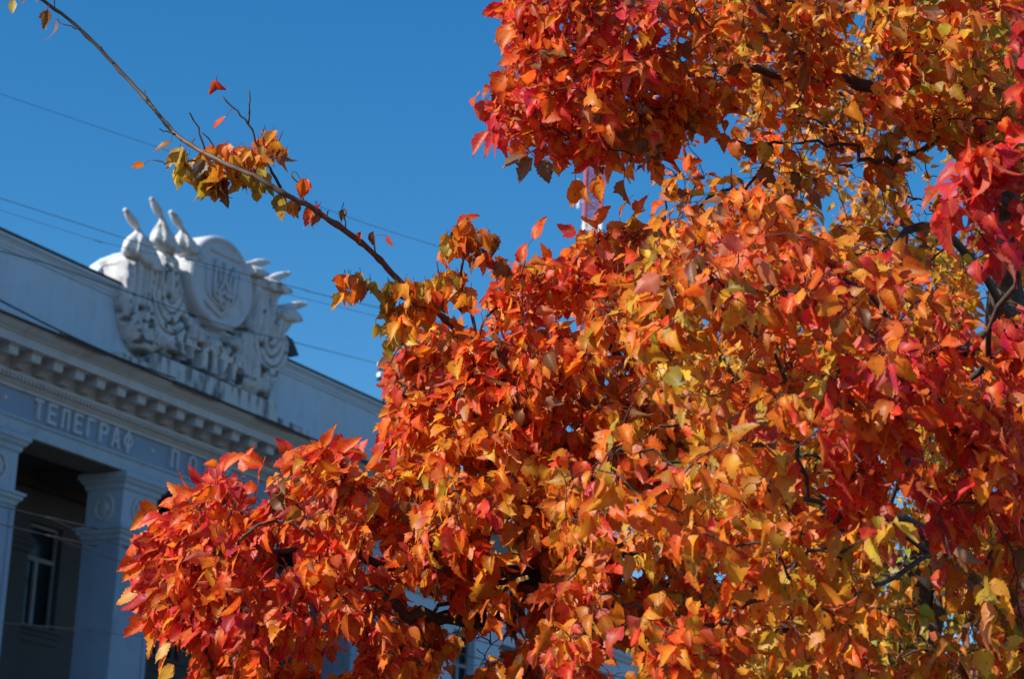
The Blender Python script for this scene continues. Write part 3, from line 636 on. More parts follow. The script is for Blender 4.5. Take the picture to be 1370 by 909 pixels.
jr = np.random.default_rng(77)
class Wood:
    """a branching skeleton grown from hand-laid limbs to every twig tip"""
    def __init__(s): s.p, s.par, s.fix = [], [], []
    def limb(s, pts, rads, parent=None, sub=4):
        ids = []; P = [np.array(q, float) for q in pts]; prev = parent
        if parent is not None: P = [s.p[parent]] + P; rads = [rads[0]] + list(rads)
        for i in range(len(P) - 1):
            p0, p1, p2, p3 = P[max(i - 1, 0)], P[i], P[i + 1], P[min(i + 2, len(P) - 1)]
            for k in range(sub):
                if i == 0 and k == 0 and parent is not None: continue
                t = k / sub; q = .5 * ((2 * p1) + (p2 - p0) * t + (2 * p0 - 5 * p1 + 4 * p2 - p3) * t * t + (3 * p1 - p0 - 3 * p2 + p3) * t ** 3)
                s.p.append(q + jr.normal(0, .009, 3)); s.par.append(-1 if prev is None else prev); s.fix.append(rads[i] * (1 - t) + rads[i + 1] * t); prev = len(s.p) - 1; ids.append(prev)
        s.p.append(P[-1]); s.par.append(prev); s.fix.append(rads[-1]); ids.append(len(s.p) - 1); return ids
    def grow(s, tips, rg_, nseg=4, kink=.10):
        tips = np.array(tips); left = list(range(len(tips))); arr = np.array(s.p); nfix = len(arr)
        dmin = np.full(len(tips), 1e9); dn = np.zeros(len(tips), int)
        for a in range(0, nfix):
            d = np.linalg.norm(tips - arr[a], axis=1); u_ = d < dmin; dmin[u_] = d[u_]; dn[u_] = a
        done = np.zeros(len(tips), bool); ends = [None] * len(tips)
        for _ in range(len(tips)):
            i = int(np.argmin(np.where(done, 1e9, dmin))); done[i] = True
            a, tgt = s.p[dn[i]], tips[i]; v = tgt - a; l = np.linalg.norm(v); prev = dn[i]; sag = np.array([0, 0, .10 * l])
            for k in range(1, nseg + 1):
                t = k / nseg; q = a + v * t + sag * math.sin(math.pi * t) + (rg_.normal(0, kink * l / nseg, 3) if k < nseg else 0)
                s.p.append(q); s.par.append(prev); s.fix.append(0); prev = len(s.p) - 1
                d = np.linalg.norm(tips - q, axis=1) + .02; u_ = d < dmin; dmin[u_] = d[u_]; dn[u_] = prev
            ends[i] = prev
        return ends
    def mesh(s, name, r_tip=.0012, power=.42, seg=5, rmax=.02):
        n_ = len(s.p); cnt = np.zeros(n_)
        kids = [0] * n_
        for i in range(n_ - 1, -1, -1):
            if kids[i] == 0: cnt[i] += 1
            if s.par[i] >= 0: cnt[s.par[i]] += cnt[i]; kids[s.par[i]] += 1
        rad = np.minimum(r_tip * cnt ** power, rmax); fx = np.array(s.fix); rad = np.where(fx > 0, fx, rad)
        P = np.array(s.p); V, Fq = [], []; off = 0
        e = [(s.par[i], i) for i in range(n_) if s.par[i] >= 0]; A = np.array([x[0] for x in e]); Bq = np.array([x[1] for x in e])
        d = unit(P[Bq] - P[A] + 1e-7); pd = d.copy(); pmap = {b: k for k, (a, b) in enumerate(e)}
        for k, (a, b) in enumerate(e):
            if a in pmap: pd[k] = unit(d[k] + d[pmap[a]])
        def frame(dd):
            x = unit(np.cross(dd, np.array([.31, .2, .93]))); return x, np.cross(dd, x)
        x1, y1 = frame(pd); x2, y2 = frame(d)
        ra = np.minimum(rad[A], np.where((fx[Bq] > 0) | (fx[A] == 0), 1e9, rad[Bq] * 1.6)); rb = rad[Bq]
        an = np.arange(seg) * 2 * math.pi / seg
        Ra = P[A][:, None] + ra[:, None, None] * (x1[:, None] * np.cos(an)[None, :, None] + y1[:, None] * np.sin(an)[None, :, None])
        Rb = P[Bq][:, None] + rb[:, None, None] * (x2[:, None] * np.cos(an)[None, :, None] + y2[:, None] * np.sin(an)[None, :, None]) + d[:, None] * (rb * .25)[:, None, None]
        V = np.concatenate([Ra, Rb], 1).reshape(-1, 3)
        q = np.array([[j, (j + 1) % seg, seg + (j + 1) % seg, seg + j] for j in range(seg)])
        Fq = (q[None] + (np.arange(len(e)) * 2 * seg)[:, None, None]).reshape(-1, 4)
        me = bpy.data.meshes.new(name); me.from_pydata(V.tolist(), [], Fq.tolist()); me.polygons.foreach_set('use_smooth', [True] * len(me.polygons)); me.materials.append(M_bark); return me

def nparr(l): return np.array(l, float)
def sample(poly, n_, rg_, margin=0, holes=(), dens=None):
    poly = nparr(poly); lo, hi = poly.min(0), poly.max(0); out = []
    while len(out) < n_:
        P = rg_.uniform(lo, hi, (4000, 2)); ok = inside(P, poly); P = P[ok]
        if margin: P = P[edist(P, poly) > margin]
        for h in holes: P = P[~inside(P, nparr(h))]
        if dens is not None: P = P[rg_.random(len(P)) < dens(P[:, 0], P[:, 1])]
        out += P.tolist()
    return nparr(out[:n_])
def zone_pick(zones, x, y, rg_):
    ws = nparr([z[3] if len(z) > 3 else 1 for z in zones]) * np.exp(-nparr([((x - z[0][0]) ** 2 + (y - z[0][1]) ** 2) / (2 * z[1] ** 2) for z in zones])) + 1e-9
    z = zones[rg_.choice(len(zones), p=ws / ws.sum())][2]; ks = list(z.keys()); p = nparr(list(z.values())); return ks[rg_.choice(len(ks), p=p / p.sum())]
CF = -fwd
def spray(lv, tip, prev, nleaf, rg_, zones, px, py, centre, size, reach=.085, droop=.8, outw=.5, first=None):
    """leaves in opposite pairs along the last stretch of a twig"""
    ax = unit(tip - prev); c0 = first or zone_pick(zones, px, py, rg_)
    out = unit(tip - centre)
    for k in range(nleaf):
        cn = c0 if rg_.random() < .55 else zone_pick(zones, px, py, rg_)
        f = (k // 2) / max(1, (nleaf + 1) // 2); p = tip - ax * reach * f * rg_.uniform(.7, 1.2)
        sd = unit(np.cross(ax, rg_.normal(size=3))) * (1 if k % 2 else -1)
        pet = unit(sd + ax * .5 + np.array([0, 0, -.1]) + out * .3) * rg_.uniform(.012, .04)
        T = out * outw + np.array([0, 0, -droop]) + sd * .55 + rg_.normal(0, .33, 3)
        Nn = SUN * .55 + np.array([0, 0, .35]) + CF * .25 + rg_.normal(0, .62, 3)
        c = nparr(COL[cn]) * rg_.choice([.72, .95, 1.05, 1.2]) * rg_.uniform(.9, 1.08) * (1 + rg_.normal(0, .06, 3))
        lv.add(p + pet, T, Nn, size * rg_.choice([.6, .8, 1, 1.1, 1.3]) * rg_.uniform(.85, 1.1), np.clip(c, .004, .92), p)

Z_M = [((230, 750), 90, dict(red=.32, ro=.42, crimson=.08, orange=.18)), ((350, 660), 80, dict(ro=.42, orange=.22, red=.28, brown=.03, crimson=.06)), ((400, 790), 90, dict(red=.28, ro=.38, crimson=.08, orange=.24)),
       ((300, 850), 50, dict(orange=.3, ro=.3, amber=.2, red=.2)), ((570, 650), 95, dict(orange=.45, amber=.32, ro=.12, yellow=.1)), ((600, 500), 80, dict(ro=.42, red=.24, orange=.26, amber=.08)), ((545, 420), 40, dict(orange=.3, amber=.35, yellow=.15, brown=.15)),
       ((720, 390), 70, dict(ro=.44, orange=.36, red=.10, amber=.1)), ((670, 850), 90, dict(orange=.42, ro=.2, brown=.22, amber=.16)), ((560, 800), 80, dict(ro=.32, red=.3, orange=.3, amber=.06)),
       ((700, 130), 90, dict(red=.42, ro=.3, crimson=.1, orange=.14, amber=.04)), ((830, 60), 80, dict(ro=.3, red=.25, orange=.2, crimson=.12, brown=.08, amber=.06)), ((880, 210), 70, dict(orange=.45, ro=.25, amber=.14, brown=.12)),
       ((1080, 50), 120, dict(orange=.42, amber=.3, yellow=.14, brown=.08, ro=.1)), ((1300, 60), 100, dict(amber=.3, orange=.25, red=.15, yellow=.12, olive=.1)), ((1100, 250), 130, dict(orange=.38, amber=.2, ro=.22, brown=.1, yellow=.08)), ((800, 700), 150, dict(orange=.4, amber=.2, brown=.2, ro=.2))]
Z_N = [((810, 490), 100, dict(amber=.34, orange=.22, yellow=.18, green=.07, ro=.08, olive=.1), 2.0), ((900, 320), 80, dict(orange=.35, ro=.28, amber=.2, brown=.08)), ((760, 600), 60, dict(orange=.3, amber=.25, red=.2, ro=.2)), ((900, 620), 120, dict(orange=.32, ro=.14, amber=.32, olive=.07, yellow=.15), 1.4),
       ((840, 800), 90, dict(red=.2, ro=.34, orange=.34, amber=.12)), ((1050, 330), 90, dict(orange=.32, ro=.3, red=.15, amber=.12)), ((1000, 500), 80, dict(brown=.12, orange=.4, ro=.2, olive=.1, amber=.2)), ((1200, 580), 100, dict(red=.3, ro=.34, crimson=.1, orange=.24)),
       ((1320, 620), 90, dict(red=.36, crimson=.14, ro=.3, orange=.2)), ((1100, 800), 130, dict(orange=.28, amber=.36, ro=.10, yellow=.2, olive=.06), 1.6), ((950, 860), 60, dict(red=.2, ro=.3, orange=.4, amber=.1)), ((1300, 820), 80, dict(brown=.25, orange=.25, olive=.2, amber=.2, ro=.1))]
Z_C = [((1300, 250), 300, dict(crimson=.5, red=.4, ro=.08))]
Z_B = [((1000, 600), 300, dict(yellow=.32, amber=.36, olive=.08, green=.03, orange=.24)), ((1250, 830), 120, dict(yellow=.3, olive=.35, green=.2, amber=.2)), ((1050, 60), 150, dict(amber=.40, yellow=.18, orange=.4)), ((700, 700), 100, dict(amber=.4, yellow=.3, orange=.3))]

# ---------------------------------------------------------- the main maple
T1 = empty('maple_tree', tuple(np.append(at(1420, 1100, 7.3)[:2], 0)))
tag(T1, 'nearer maple in red and orange leaf with a long bare shoot rising to the left', 'tree')
base1 = np.array(T1.location); rg_ = np.random.default_rng(11)
W1 = Wood()
tr = W1.limb([base1, base1 + [-.02, 0, .7], at(1400, 850, 7.3), at(1370, 600, 7.3), at(1350, 380, 7.3), at(1340, 215, 7.3)], [.13, .11, .09, .065, .05, .04])
crot = tr[8]
A1 = W1.limb([at(1290, 190, 7.2), at(1230, 148, 7.1), at(1170, 122, 7.0), at(1095, 103, 6.9), at(1030, 97, 6.8), at(960, 92, 6.7), at(905, 108, 6.6), at(862, 132, 6.5), at(830, 185, 6.4)], [.028, .025, .021, .018, .014, .011, .008, .006, .005, .004], tr[-1])
W1.limb([at(1060, 60, 6.8), at(1035, 10, 6.8), at(1010, -60, 6.8)], [.010, .008, .006], A1[14])
W1.limb([at(860, 80, 6.4), at(780, 60, 6.2), at(700, 90, 6.0)], [.008, .006, .003], A1[24])
W1.limb([at(1250, 60, 7.2), at(1180, -20, 7.2), at(1100, -90, 7.2)], [.03, .022, .015], tr[-1])
A3 = W1.limb([at(1280, 182, 7), at(1210, 210, 6.9), at(1165, 215, 6.8), at(1110, 188, 6.8), at(1060, 192, 6.7)], [.011, .009, .007, .005, .004, .003], tr[-3])
W1.limb([at(1260, 300, 6.8), at(1180, 345, 6.6), at(1110, 350, 6.4), at(1020, 330, 6.2), at(920, 350, 5.8)], [.013, .011, .009, .007, .005, .004], tr[-6])
A4 = W1.limb([at(1200, 690, 7.0), at(1060, 705, 6.8), at(940, 712, 6.7), at(840, 735, 6.5), at(735, 752, 6.3), at(700, 795, 6.2), at(655, 822, 6.1), at(600, 832, 6.0), at(545, 815, 5.9), at(480, 790, 5.9), at(400, 770, 5.9)], [.026, .024, .022, .022, .022, .023, .022, .019, .016, .013, .010, .007], crot)
A5 = W1.limb([at(690, 762, 6.2), at(620, 765, 6.1), at(560, 762, 6.0), at(500, 752, 5.95), at(440, 730, 5.9), at(370, 735, 5.9), at(320, 745, 5.9)], [.018, .017, .015, .011, .009, .007, .005, .003], A4[19])
W1.limb([at(640, 790, 6.1), at(600, 805, 6.0), at(560, 840, 5.9)], [.008, .006, .004], A4[20])
W1.limb([at(735, 700, 6.3), at(790, 650, 6.4), at(870, 560, 6.5), at(820, 470, 6.5), at(750, 470, 6.4), at(690, 500, 6.3)], [.018, .016, .014, .012, .010, .008, .005], A4[15])
A6 = W1.limb([at(660, 640, 6.3), at(640, 560, 6.2), at(660, 500, 6.2), at(640, 460, 6.1)], [.016, .014, .012, .010, .008], A4[18])
W1.limb([at(700, 430, 6.3), at(740, 400, 6.3), at(760, 360, 6.3)], [.006, .005, .003], A6[-5])
W1.limb([at(560, 560, 6.0), at(530, 510, 5.95)], [.006, .005, .003], A6[4])
W1.limb([at(420, 680, 5.9), at(360, 660, 5.85)], [.005, .004, .003], A5[16])
N1 = W1.limb([at(1300, 760, 6.2), at(1180, 700, 5.4), at(1050, 660, 5.0), at(930, 620, 4.8), at(830, 600, 4.8)], [.009, .007, .005, .0035, .0025, .002], tr[9])
W1.limb([at(1060, 540, 5.0), at(1000, 440, 4.9), at(930, 400, 4.9)], [.005, .004, .003, .002], N1[10])
W1.limb([at(1150, 800, 5.2), at(1050, 850, 5.0), at(900, 830, 4.9), at(830, 800, 4.9)], [.007, .006, .005, .003, .002], N1[5])
W1.limb([at(1280, 560, 5.2), at(1330, 450, 4.8), at(1370, 300, 4.4), at(1390, 150, 4.2)], [.008, .007, .006, .004, .003], N1[4])
W1.limb([at(1230, 500, 5.1), at(1160, 400, 5.0), at(1080, 330, 5.0)], [.006, .005, .004, .002], N1[7])
c_far = at(760, 620, 6.9)

P_LL = [(192, 748), (206, 710), (240, 662), (275, 640), (318, 628), (345, 640), (400, 618), (430, 602), (466, 612), (505, 645), (540, 628), (600, 580), (640, 560), (740, 560), (760, 640), (800, 909), (800, 960), (245, 960), (250, 890), (222, 850), (205, 800)]
HOLE = [(560, 715), (700, 725), (745, 800), (760, 909), (600, 915), (560, 860)]
P_MID = [(530, 592), (526, 560), (538, 505), (543, 468), (574, 458), (602, 432), (640, 420), (668, 400), (672, 368), (700, 345), (740, 352), (768, 348), (780, 330), (810, 316), (850, 305), (900, 320), (900, 640), (700, 640), (600, 620), (525, 610)]
P_TOP = [(690, -60), (676, 40), (684, 85), (655, 130), (638, 180), (655, 182), (680, 190), (716, 185), (745, 212), (775, 224), (812, 218), (842, 228), (860, 190), (890, 110), (940, 70), (1000, 60), (1010, -60)]
P_UR = [(930, -60), (930, 70), (990, 90), (1090, 130), (1180, 150), (1260, 190), (1390, 230), (1390, -60)]
OUT = [(186, 752, -.95, -.25, 'ro', .07), (200, 735, -.9, -.45, 'orange', .075), (205, 715, -.85, -.4, 'ro', .075), (218, 692, -.85, .1, 'red', .07), (235, 680, -.7, .3, 'ro', .07), (190, 775, -.9, -.4, 'red', .07), (185, 790, -.85, -.5, 'amber', .07), (195, 812, -.8, -.6, 'red', .07), (198, 830, -.7, -.7, 'ro', .075), (212, 850, -.6, -.8, 'amber', .065), (225, 875, -.5, -.85, 'orange', .07), (232, 890, -.5, -.8, 'yellow', .06), (250, 665, -.8, .4, 'orange', .075), (272, 652, -.5, .8, 'red', .07),
       (325, 632, .2, .95, 'ro', .075), (380, 622, .3, .9, 'orange', .07), (395, 612, -.6, .6, 'red', .07), (455, 610, .7, .6, 'ro', .075), (490, 632, .6, .75, 'orange', .07),
       (212, 682, -.9, -.35, 'orange', .085), (222, 700, -.8, -.5, 'ro', .07), (262, 668, -.6, .75, 'ro', .08), (240, 700, -.9, .3, 'red', .07), (196, 722, -.9, -.5, 'ro', .08), (214, 738, -.8, -.3, 'amber', .07), (300, 640, -.95, .05, 'red', .075), (300, 632, .55, .8, 'ro', .085), (285, 650, .3, .95, 'red', .075),
       (345, 650, .1, 1, 'ro', .07), (352, 622, -.8, .2, 'ro', .07), (365, 625, .8, .2, 'red', .07), (404, 612, .6, .7, 'ro', .08), (412, 616, .9, .35, 'brown', .075), (432, 605, .5, .85, 'orange', .08), (440, 604, .95, .1, 'red', .085), (420, 625, -.7, .4, 'ro', .07), (470, 618, .5, .75, 'red', .07),
       (200, 780, -.7, -.6, 'red', .08), (205, 800, -.5, -.85, 'ro', .085), (190, 760, -.9, -.3, 'orange', .07), (215, 830, -.6, -.8, 'red', .075), (228, 860, -.6, -.7, 'yellow', .06), (196, 800, -.85, -.5, 'crimson', .075), (230, 722, -.6, -.8, 'red', .08), (536, 522, -.5, -.8, 'red', .065), (522, 560, -.6, -.8, 'ro', .08), (512, 590, -.4, -.9, 'red', .08), (530, 600, -.3, -.95, 'crimson', .07),
       (668, 150, -.7, -.7, 'red', .08), (655, 175, -.5, -.85, 'red', .08), (680, 180, -.1, -1, 'red', .08), (690, 185, .1, -1, 'ro', .075), (664, 172, -.2, -1, 'crimson', .08), (688, 40, -.6, -.8, 'orange', .07), (676, 100, -.7, -.6, 'ro', .08), (770, 240, .1, -1, 'orange', .075), (785, 250, -.1, -1, 'amber', .07), (835, 240, 0, -1, 'brown', .07), (800, 235, .2, -1, 'orange', .07),
       (800, 300, .3, .9, 'ro', .07), (830, 290, .2, .95, 'orange', .07), (770, 315, -.7, .4, 'red', .06), (850, 285, .5, .8, 'ro', .06)]
P_GAP = [(870, 120), (1000, 120), (1140, 170), (1300, 200), (1320, 400), (1000, 380), (880, 300)]
lobes = []     # (polygon, number of twig tips, depth, half thickness, margin, holes, leaves, size, zones)
lobes.append((P_LL, 720, 6.0, .60, 0, [HOLE], 7, .052, Z_M)); lobes.append((HOLE, 46, 5.9, .3, 0, [], 6, .062, Z_M))
lobes.append((P_MID, 640, 6.3, .65, 0, [], 7, .050, Z_M)); lobes.append((P_TOP, 350, 6.15, .55, 2, [], 7, .054, Z_M))
lobes.append((P_UR, 500, 6.9, .8, 0, [], 7, .054, Z_M)); lobes.append((P_GAP, 110, 6.9, .4, 0, [], 5, .054, Z_M))
P_N = [(752, 520), (790, 450), (850, 400), (862, 350), (868, 310), (905, 285), (1000, 262), (1090, 280), (1180, 330), (1260, 400), (1400, 420), (1400, 960), (740, 960), (722, 870), (738, 780), (745, 700), (738, 620)]
def hole_n(x, y):
    g_ = vnoise(x, y, 95, 21) * .65 + vnoise(x, y, 42, 22) * .35
    k = np.where(g_ > .60, .12, 1.0); k = np.where((x > 1150) & (y > 740), k * .6, k); return k
lobes.append(([(495, 650), (530, 612), (620, 600), (640, 700), (600, 770), (510, 770)], 120, 6.1, .4, 0, [], 7, .052, Z_M)); lobes.append(([(720, 740), (960, 730), (960, 850), (760, 850)], 90, 6.3, .4, 0, [], 7, .052, Z_N))
lobes.append(([(835, 120), (980, 100), (975, 175), (900, 205), (850, 235)], 75, 6.5, .4, 0, [], 6, .052, Z_M)); lobes.append((P_GAP, 90, 6.9, .5, 0, [], 0, 0, Z_M)); lobes.append((HOLE, 60, 6.0, .3, 0, [], 0, 0, Z_M)); lobes.append((P_UR, 60, 6.6, .6, 0, [], 0, 0, Z_M))
lobes.append((P_N, 700, 5.1, .85, 4, [], 7, .0465, Z_N))
lobes.append(([(1262, 260), (1290, 215), (1340, 190), (1385, 200), (1385, 370), (1300, 350)], 20, 4.35, .12, 0, [], 6, .062, Z_C))
lobes.append(([(1335, 30), (1400, 20), (1400, 150), (1345, 130)], 8, 4.3, .1, 0, [], 5, .06, Z_C))
lobes.append(([(1110, 490), (1200, 460), (1370, 430), (1400, 700), (1250, 740), (1080, 680)], 70, 4.7, .25, 10, [], 6, .058, Z_C[:0] + [((1230, 600), 200, dict(red=.34, crimson=.1, ro=.34, orange=.22))]))
tips, meta = [], []
def clump(x, y, s_, seed, lo=.12):
    g_ = vnoise(x, y, s_, seed) * .7 + vnoise(x, y, s_ * .45, seed + 1) * .3
    return lo + (1 - lo) * np.clip((g_ - .34) / .2, 0, 1)
for poly_, n_, d0, th, mg, hl, nl, sz, zn in lobes:
    S_ = sample(poly_, n_, rg_, mg, hl, (lambda x, y: hole_n(x, y) * clump(x, y, 60, 51, .05)) if poly_ is P_N else (lambda x, y: clump(x, y, 48, 61, .18))); ed_ = edist(S_, nparr(poly_))
    for (x, y), e_ in zip(S_, ed_):
        dd = d0 + th * rg_.uniform(-1, 1) * math.sqrt(min(1, (e_ + 12) / 110)); tips.append(at(x, y, dd)); meta.append((x, y, nl, sz, zn))
ends = W1.grow(tips, rg_)
LV = Leaves()
for e_, (x, y, nl, sz, zn) in zip(ends, meta):
    if nl == 0: continue
    spray(LV, W1.p[e_], W1.p[W1.par[e_]], nl + int(rg_.integers(-1, 3)), rg_, zn, x, y, c_far, sz * (1.12 if zn is Z_N else 1), outw=.7 if x < 420 else .5)
for i in range(len(W1.p)):                                   # a few leaves further back along the twigs
    pass
for x, y, dx, dy, c, sz in OUT:
    b_ = at(x, y, 5.9 + rg_.normal(0, .04)); T = RT * dx + UP * dy + CF * rg_.uniform(-.2, .3); LV.add(b_, T, SUN * .7 + CF * .5 + rg_.normal(0, .35, 3), sz, nparr(COL[c]) * rg_.uniform(.85, 1.1), b_ - unit(T) * .035 + np.array([0, 0, .004]))
me = W1.mesh('trunk_and_branches', .0014); o = bpy.data.objects.new('trunk', me); C.objects.link(o)
# the wood and the leaves hang on the tree's foot
def hang(o_, root): o_.parent = root; o_.matrix_parent_inverse = Matrix.Translation(-Vector(root.location))
hang(o, T1)
me = LV.mesh('crown', rg_); o = bpy.data.objects.new('crown', me); C.objects.link(o); hang(o, T1)

# the long shoot, a branch of the same tree
SHD = 5.9
shoot = [(-40, -75), (10, -30), (57, 0), (108, 39), (160, 94), (200, 138), (235, 179), (271, 203), (303, 219), (346, 239), (382, 260), (413, 276), (437, 292), (477, 320), (508, 347), (540, 383), (560, 403), (586, 419), (620, 450), (650, 480)][::-1]
bm = bmesh.new(); P = [at(x, y, SHD + .12 * math.sin(i * .5) + max(0, 3 - i) * .12) for i, (x, y) in enumerate(shoot)]; Q, R_ = [], []
nP = len(P); rg2 = np.random.default_rng(5)
for i in range(nP - 1):
    p0, p1, p2, p3 = P[max(i - 1, 0)], P[i], P[i + 1], P[min(i + 2, nP - 1)]
    for k in range(6):
        t = k / 6; Q.append(.5 * ((2 * p1) + (p2 - p0) * t + (2 * p0 - 5 * p1 + 4 * p2 - p3) * t * t + (3 * p1 - p0 - 3 * p2 + p3) * t ** 3))
        s_ = (i + k / 6) / nP; rr = .0056 * (1 - s_) ** .8 + .0032
        R_.append(rr * (1.32 if (i * 6 + k) % 5 == 0 else 1) * (1 + .06 * math.sin(i * 2.3)) * (1 + .04 * math.sin(i * 7 + k * 3)))
Q = [q_ + rg2.normal(0, .0009, 3) for q_ in Q]; tube(bm, Q, R_, 8)
M_shoot = mat('shoot_bark', (.15, .09, .06), .6, .4); ns, ls, b = nodes(M_shoot); tc = ns.new('ShaderNodeTexCoord'); n = ns.new('ShaderNodeTexNoise'); n.inputs['Scale'].default_value = 30; n.inputs['Detail'].default_value = 5
ls.new(tc.outputs['Object'], n.inputs[0]); mx = ns.new('ShaderNodeMix'); mx.data_type = 'RGBA'; mx.inputs[6].default_value = (.035, .022, .017, 1); mx.inputs[7].default_value = (.16, .10, .075, 1); ls.new(n.outputs[0], mx.inputs[0]); ls.new(mx.outputs[2], b.inputs['Base Color'])
o = link('long_shoot', bm, M_shoot, None, True); hang(o, T1)
SL = Leaves()
twl = [([(376, 252), (364, 231), (355, 213), (342, 189), (332, 166), (318, 148), (296, 128)], .004), ([(332, 166), (334, 140), (334, 120)], .0028), ([(276, 206), (268, 180), (256, 153), (252, 151)], .0028), ([(291, 213), (283, 188), (271, 176)], .0025), ([(235, 180), (222, 176), (213, 171)], .0025),
       ([(262, 215), (240, 216), (222, 217), (205, 214)], .0028), ([(355, 213), (372, 192), (378, 176)], .002), ([(505, 345), (499, 330), (497, 318)], .002), ([(462, 306), (459, 285), (458, 272)], .002), ([(413, 276), (405, 262), (402, 240)], .0022),
       ([(586, 419), (540, 400), (500, 388), (470, 382)], .004), ([(640, 470), (630, 420), (618, 380), (620, 330), (624, 290)], .005), ([(560, 405), (530, 420), (510, 440)], .003), ([(575, 412), (550, 440), (530, 470), (518, 492)], .003), ([(108, 39), (95, 35), (80, 30)], .002), ([(57, 0), (40, -8), (15, -5)], .002), ([(620, 420), (590, 380), (583, 350)], .003)]
shoot_o = o
for _ in range(16):                                        # short spurs and buds
    i = int(rg2.integers(20, len(Q) - 4)); v = unit(rg2.normal(0, 1, 3) + UP * .6); l_ = rg2.uniform(.008, .028)
    bm = bmesh.new(); p_ = Vector(Q[i]); v = Vector(v); tube(bm, [p_, p_ + v * l_ * .6, p_ + v * l_ * .8 + Vector((0, 0, .002)), p_ + v * l_ * 1.1 + Vector((0, 0, .003))], [.0016, .0012, .0019, .0004], 5); link('spur', bm, M_bark, shoot_o, True)
for pts_, r_ in twl:
    bm = bmesh.new(); dn_ = []
    for (xa, ya), (xb, yb) in zip(pts_, pts_[1:]): dn_ += [(xa + (xb - xa) * k / 3, ya + (yb - ya) * k / 3) for k in range(3)]
    dn_.append(pts_[-1]); Pq = [at(x, y, SHD) + (rg2.normal(0, .0018, 3) if 0 < i else 0) for i, (x, y) in enumerate(dn_)]; tube(bm, Pq, [r_ * (1 - .55 * i / len(Pq)) for i in range(len(Pq))], 6); o = link('twig', bm, M_bark, shoot_o, True)
anchors = []
for pts_ in [t_[0] for t_ in twl] + [shoot[3:]]:
    for (xa, ya), (xb, yb) in zip(pts_, pts_[1:]): anchors += [(xa + (xb - xa) * k / 6, ya + (yb - ya) * k / 6) for k in range(7)]
def cl(x, y, n_, sp, cols, sz=.057, dirx=0):
    if n_ > 2: n_ = int(n_ * 2.1)
    for _ in range(n_):
        if n_ == 1:
            dm, an = min(((math.hypot(ax_ - x, ay_ - y + 8), (ax_, ay_)) for ax_, ay_ in anchors), key=lambda t: t[0])
        px, py = x + rg2.normal(0, sp), y + rg2.normal(0, sp * .7) - 8; d = SHD + rg2.normal(0, .03)
        c = nparr(COL[cols[int(rg2.integers(len(cols)))]]) * rg2.uniform(.8, 1.15); b_ = at(px, py, d)
        T = np.array([dirx + rg2.normal(0, .35), rg2.normal(0, .3), -1 + rg2.normal(0, .2)]); Nn = SUN * .5 + CF * .5 + rg2.normal(0, .5, 3)
        SL.add(b_, T, Nn, sz * rg2.uniform(.7, 1.15), c, at(an[0], an[1], SHD) if n_ == 1 and dm < 34 else b_ + np.array([rg2.normal(0, .004), 0, .012]))
YA = ['yellow', 'amber', 'olive', 'olive']; OA = ['orange', 'amber', 'amber', 'orange', 'olive']; BR = ['amber', 'brown', 'olive', 'olive']
cl(246, 212, 4, 8, YA); cl(256, 232, 6, 9, YA); cl(275, 222, 4, 8, YA + ['dry']); cl(293, 240, 8, 9, BR, .07); cl(305, 215, 4, 10, OA); cl(318, 208, 4, 9, OA); cl(328, 228, 7, 10, YA); cl(338, 218, 5, 9, OA); cl(350, 240, 4, 8, YA)
cl(349, 196, 3, 8, OA); cl(366, 185, 2, 5, ['ro', 'amber']); cl(378, 212, 3, 6, ['orange', 'brown', 'amber']); cl(360, 208, 2, 5, ['amber']); cl(388, 236, 1, 3, ['olive']); cl(291, 116, 2, 3, ['red', 'ro'], .05); cl(301, 164, 1, 2, ['ro'], .055, -.4)
cl(192, 228, 1, 1, ['orange'], .045, -.6); cl(226, 198, 1, 2, ['brown'], .045, -2); cl(384, 274, 3, 5, ['olive', 'amber', 'brown']); cl(407, 250, 2, 4, ['ro', 'orange'], .055); cl(420, 284, 4, 6, ['brown', 'red', 'orange']); cl(461, 288, 1, 1, ['brown'], .04); cl(498, 316, 1, 1, ['brown'], .045); cl(486, 318, 1, 2, ['ro'], .04); cl(518, 322, 1, 2, ['red'], .045, .8)
cl(470, 385, 4, 9, ['orange', 'brown', 'orange', 'amber']); cl(488, 384, 3, 6, BR); cl(460, 400, 2, 5, OA, .06, -.5); cl(525, 390, 3, 7, BR); cl(545, 388, 3, 7, ['brown', 'olive', 'amber']); cl(520, 425, 4, 10, YA); cl(540, 418, 5, 9, ['amber', 'olive', 'orange'])
cl(515, 400, 3, 7, YA); cl(528, 440, 4, 8, YA + OA); cl(522, 450, 3, 7, YA); cl(540, 455, 4, 9, ['amber', 'orange', 'yellow']); cl(545, 430, 5, 9, YA + OA); cl(565, 415, 5, 9, OA); cl(478, 372, 2, 5, OA); cl(572, 388, 3, 7, ['amber', 'olive'])
cl(17, 8, 1, 1, ['olive'], .055); cl(40, 0, 1, 1, ['brown'], .045); cl(61, 22, 2, 3, ['olive', 'brown'], .05); cl(75, 34, 1, 2, ['brown'], .06); cl(52, -6, 1, 1, ['orange'], .03)
cl(605, 330, 5, 7, OA); cl(622, 318, 5, 8, OA + ['brown']); cl(636, 335, 4, 8, ['orange', 'ro', 'brown']); cl(650, 325, 3, 5, ['brown', 'orange']); cl(590, 345, 2, 5, ['orange']); cl(640, 348, 3, 6, ['ro', 'orange']); cl(588, 378, 4, 7, OA); cl(612, 375, 4, 8, OA); cl(616, 400, 5, 10, OA); cl(600, 385, 3, 9, OA)
cl(580, 395, 5, 12, ['orange', 'amber', 'ro']); cl(560, 400, 4, 10, ['amber', 'orange', 'brown']); cl(628, 302, 2, 3, ['orange', 'amber'], .05)
